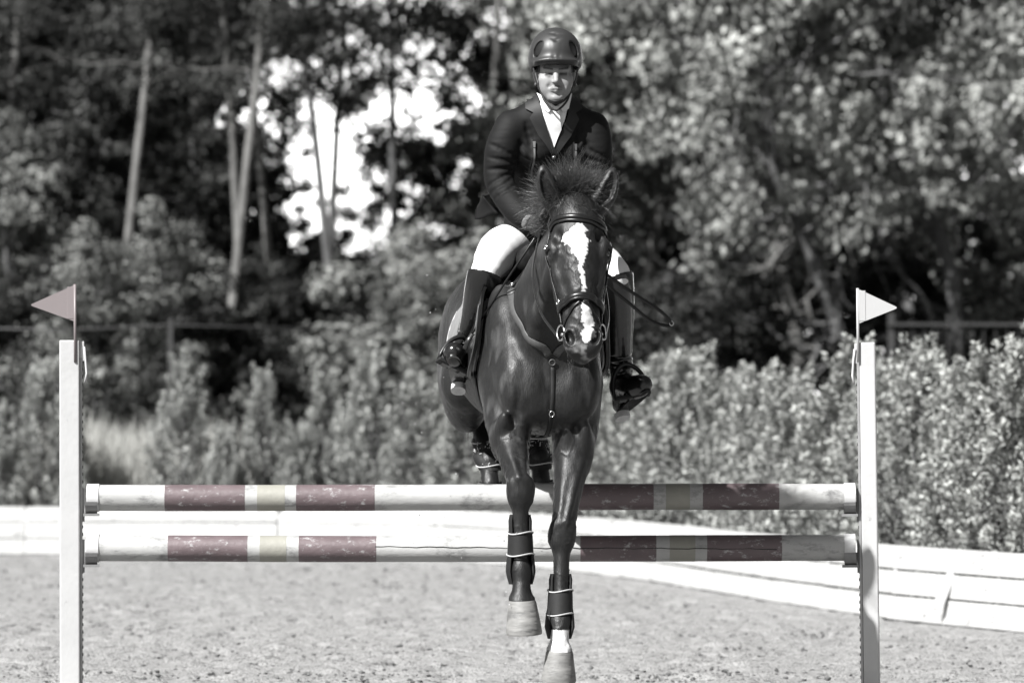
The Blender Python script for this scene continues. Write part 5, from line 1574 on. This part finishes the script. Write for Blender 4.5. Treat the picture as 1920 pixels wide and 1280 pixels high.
pan('shirt_collar', [(-.028, 2.760), (.040, 2.700), (.012, 2.672), (-.010, 2.690)], .009, .006, M['shirt'], person, JB, step=.012)
pan('shirt_collar', [(.118, 2.760), (.052, 2.700), (.080, 2.672), (.102, 2.690)], .009, .006, M['shirt'], person, JB, step=.012)
NK = Field(); NK.cone(NECK[0], NECK[1], .062, .070)
nd = (NECK[1] - NECK[0]) / np.linalg.norm(NECK[1] - NECK[0])
nx1 = np.array([1.0, 0, 0]); ny1 = np.cross(nd, nx1)
ring = [NECK[0] + nd * .055 + nx1 * math.sin(a) * .07 - ny1 * math.cos(a) * .07 for a in np.linspace(0, 2 * math.pi, 14)[:-1]]
strap('shirt_collar', ring, .040, .006, M['shirt'], person, NK, .002, closed=True)
strap('collar', [p + nd * .010 for p in ring[2:12]] if False else [NECK[0] + nd * .060 + nx1 * math.sin(a) * .08 + ny1 * math.cos(a) * .08 for a in np.linspace(-1.75, 1.75, 9)], .05, .010, M['jackettrim'], jk, NK, .010)
# skirts of the jacket lifted behind the hips
def tail_flap(P, name):
    P = [np.array(p, float) for p in P]; A_, B_, C_, D_ = P; k = 7; V = []; F = []
    for i in range(k):
        for j in range(k):
            u_, v_2 = i / (k - 1), j / (k - 1)
            V.append((A_ * (1 - u_) + B_ * u_) * (1 - v_2) + (D_ * (1 - u_) + C_ * u_) * v_2 + np.array([0, -.018 * math.sin(math.pi * u_) * v_2, .006 * math.sin(6 * u_)]))
    for i in range(k - 1):
        for j in range(k - 1): F.append([i * k + j, i * k + j + 1, (i + 1) * k + j + 1, (i + 1) * k + j])
    mb = MB(); mb.add(V, F); o = mb.build(name, M['jacket'], jk); md = o.modifiers.new('thickness', 'SOLIDIFY'); md.thickness = .006; return o
tail_flap([(-.06, .02, 2.36), (-.10, .14, 2.37), (-.215, .14, 2.29), (-.205, .03, 2.325)], 'skirt')
tail_flap([(-.205, .03, 2.325), (-.215, .14, 2.29), (-.232, .12, 2.225), (-.135, .02, 2.245)], 'skirt')
tail_flap([(.14, .02, 2.36), (.18, .14, 2.37), (.345, .14, 2.31), (.335, .03, 2.335)], 'skirt')
tail_flap([(.335, .03, 2.335), (.345, .14, 2.31), (.375, .12, 2.245), (.255, .02, 2.235)], 'skirt')

# breeches
Br = Field()
Br.ell((.040, .09, 2.10), (.185, .16, .13), .05)
for A, s in ((LEGL, -1), (LEGR, 1)):
    Br.chain([(*A[0], .116), (*A[1], .094), (*A[2], .061), (*(A[2] + (A[3] - A[2]) * .45), .052)], .05, n=4)
v_, q_ = Br.mesh(.0062); v_ = relax(v_, q_, 2, .4); n_ = vnormals(v_, q_)
kw_ = np.maximum(np.exp(-(np.linalg.norm(v_ - LEGL[2], axis=1) / .13) ** 2), np.exp(-(np.linalg.norm(v_ - LEGR[2], axis=1) / .13) ** 2))
w_ = noise3(v_ @ rotm(20, 30, 10) * np.array([.35, 1.0, 1.6]), 26, 41) * .004 * kw_ + .0018 * noise3(v_, 12, 42)      # gathers at the knee
v_ = v_ + n_ * w_[:, None]
link('breeches', mesh_np('breeches', v_, [q_], M['breeches']), person)

# tall boots
def boot(A, heel, ball, toe, side):
    e = link('boot', None, person)
    F = Field(); kn, cf, an = A[2], A[3], A[4]
    top = kn * 1.0
    F.chain([(*(top + np.array([0, 0, .05])), .074), (*(top + (cf - top) * .15), .074), (*(top + (cf - top) * .5), .074), (*cf, .068), (*(cf + (an - cf) * .6), .050), (*an, .046)], .03, n=3)
    F.half(top + np.array([side * .0, 0, -.012]), (-side * .30, .20, 1.0), .004)
    F.chain([(*an, .046), (*(an * .45 + heel * .55), .042), (*heel, .035)], .03)
    F.chain([(*(an * .5 + heel * .5), .040), (*(an * .30 + heel * .2 + ball * .5), .044), (*ball, .046), (*(ball * .35 + toe * .65), .042), (*toe, .030)], .035, n=3)
    for q in range(4):      # ankle folds
        c = an + np.array([0, 0, .055 - .03 * q])
        F.crease([c + np.array([-.05, -.01, .008 * (-1) ** q]), c + np.array([0, -.05, 0]), c + np.array([.05, -.01, -.006])], .006, .010, 3)
    v, q = F.mesh(.0056); link('boot_leather', mesh_np('boot_leather', relax(v, q, 1, .4), [q], M['bootleather']), e)
    # sole and heel block along the underside
    ax_ = toe - heel; L_ = np.linalg.norm(ax_); ax_ /= L_
    lat = np.cross(ax_, np.array([0, 0, 1.0])); lat /= np.linalg.norm(lat); dn = np.cross(ax_, lat); dn = dn if dn[2] < 0 else -dn
    A_ = np.linspace(0, 2 * math.pi, 28, endpoint=False)
    def slab(c0, c1, w0, w1, d0, d1, mtl, nm):
        pts = []
        for a in A_:
            u_ = (1 - math.cos(a)) / 2; w = (w0 + (w1 - w0) * u_) * math.copysign(abs(math.sin(a)) ** .65, math.sin(a))
            pts.append(c0 + (c1 - c0) * u_ + lat * w)
        pts = np.array(pts); n = len(pts)
        V = np.vstack([pts + dn * d0, pts + dn * d1, [pts.mean(0) + dn * d0], [pts.mean(0) + dn * d1]])
        i = np.arange(n); mb = MB(); mb.add(V, np.stack([i, (i + 1) % n, n + (i + 1) % n, n + i], 1))
        mb.more(np.stack([i, (i + 1) % n, np.full(n, 2 * n)], 1)[:, ::-1], 0); mb.more(np.stack([n + i, n + (i + 1) % n, np.full(n, 2 * n + 1)], 1), 0)
        bm = bmesh.new(); me = mb.mesh(nm, mtl, True); bm.from_mesh(me); bmesh.ops.recalc_face_normals(bm, faces=bm.faces[:]); bm.to_mesh(me); bm.free(); me.set_sharp_from_angle(angle=rad(40))
        return link(nm, me, e)
    slab(heel - ax_ * .035, toe + ax_ * .022, .030, .036, .030, .039, M['bootleather'], 'sole')
    slab(heel - ax_ * .038, heel + ax_ * .035, .033, .033, .039, .066, M['sole'], 'heel')
    return e
boot(LEGL, np.array([-.322, -.005, 1.505]), np.array([-.355, -.135, 1.592]), np.array([-.368, -.205, 1.625]), -1)
boot(LEGR, np.array([.412, .005, 1.385]), np.array([.448, -.125, 1.462]), np.array([.492, -.195, 1.478]), 1)

# gloved hands: palm, four curled fingers, thumb on top
def hand(c, wrist, s):
    fwd = c - wrist; fwd /= np.linalg.norm(fwd)
    up = np.array([0, 0, 1.0]) - fwd * fwd[2]; up /= np.linalg.norm(up); out = np.cross(fwd, up) * (1 if s > 0 else -1)
    if out[0] * s < 0: out = -out
    G = Field()
    def pt(f, o, u): return c + fwd * f + out * o + up * u
    R_ = np.stack([fwd, out, up], 1)
    G.ell(pt(-.012, .006, 0), (.043, .020, .041), .02, R=R_)
    G.cone(wrist, pt(-.03, 0, 0), .030, .032, .02)
    for i, u_ in enumerate((.031, .011, -.009, -.028)):
        l_ = (.95, 1.05, 1.0, .82)[i]
        G.chain([(*pt(.022, .012, u_), .0115), (*pt(.022 + .026 * l_, .004, u_ - .002), .0110), (*pt(.030 + .020 * l_, -.020, u_ - .004), .0100), (*pt(.014, -.028, u_ - .004), .0090)], .004)
    G.chain([(*pt(-.022, -.002, .034), .014), (*pt(.008, -.010, .046), .0125), (*pt(.036, -.014, .044), .0105)], .008)
    v, q = G.mesh(.0042); return link('glove', mesh_np('glove', relax(v, q, 1, .4), [q], M['glove']), person)
hand(HANDL, ARML[4], -1); hand(HANDR, ARMR[4], 1)
for A, hnd in ((ARML, HANDL), (ARMR, HANDR)):
    d = (hnd - A[4]) / np.linalg.norm(hnd - A[4]); a = A[4] - d * .012
    b = MB(); b.tube([a, a + d * .006, a + d * .022, a + d * .028], [.036, .0395, .0395, .034], 20); b.build('glove_cuff', M['cuff'], person)

# riding whip held along the shoulder of the horse
whip = ride('riding_whip', 'thin dark riding whip slanting down from the gloved hand', 'whip')
wp0, wp1 = HANDL + np.array([.02, -.01, .03]), np.array([-.305, -.36, 1.70])
b = MB(); b.tube([wp0, wp0 + (wp1 - wp0) * .5 + np.array([-.01, -.02, -.006]), wp1], [.006, .005, .004], 8); b.build('shaft', M['leather'], whip)
strap('loop', [wp1, wp1 + np.array([-.02, -.01, -.03]), wp1 + np.array([-.035, 0, -.07])], .022, .004, M['leather'], whip, nrm=(-.5, -1, .2))

# ------------------------------------------------------------------ sand kicked up by the hooves
rng = np.random.default_rng(404)
pts, szs = [], []
for cx, cy, cz, sx, sz, k in ((-.38, 24.6, 1.35, .10, .30, 46), (-.20, 24.3, .80, .16, .18, 34), (-.12, 24.0, .35, .14, .12, 26), (.06, 24.0, .75, .10, .12, 16), (.62, 24.7, 1.5, .12, .12, 4)):
    pts.append(np.stack([rng.normal(cx, sx, k), rng.normal(cy, .15, k), rng.normal(cz, sz, k)], 1)); szs.append(.0008 + .0032 * rng.uniform(0, 1, k) ** 3)
M['grain'] = mat('sand grains', g(0.30), rough=0.9, var=0.6, vscale=30)
pts, szs = np.concatenate(pts), np.concatenate(szs)
keep = (pts[:, 2] > .03); V, F = scatter_lumps(pts[keep], szs[keep], 1.0, .3)
tag(link('flying_sand', mesh_np('flying_sand', V, [F], M['grain'], smooth=False)), 'loose sand grains flying up around the horse legs', 'sand', kind='stuff')
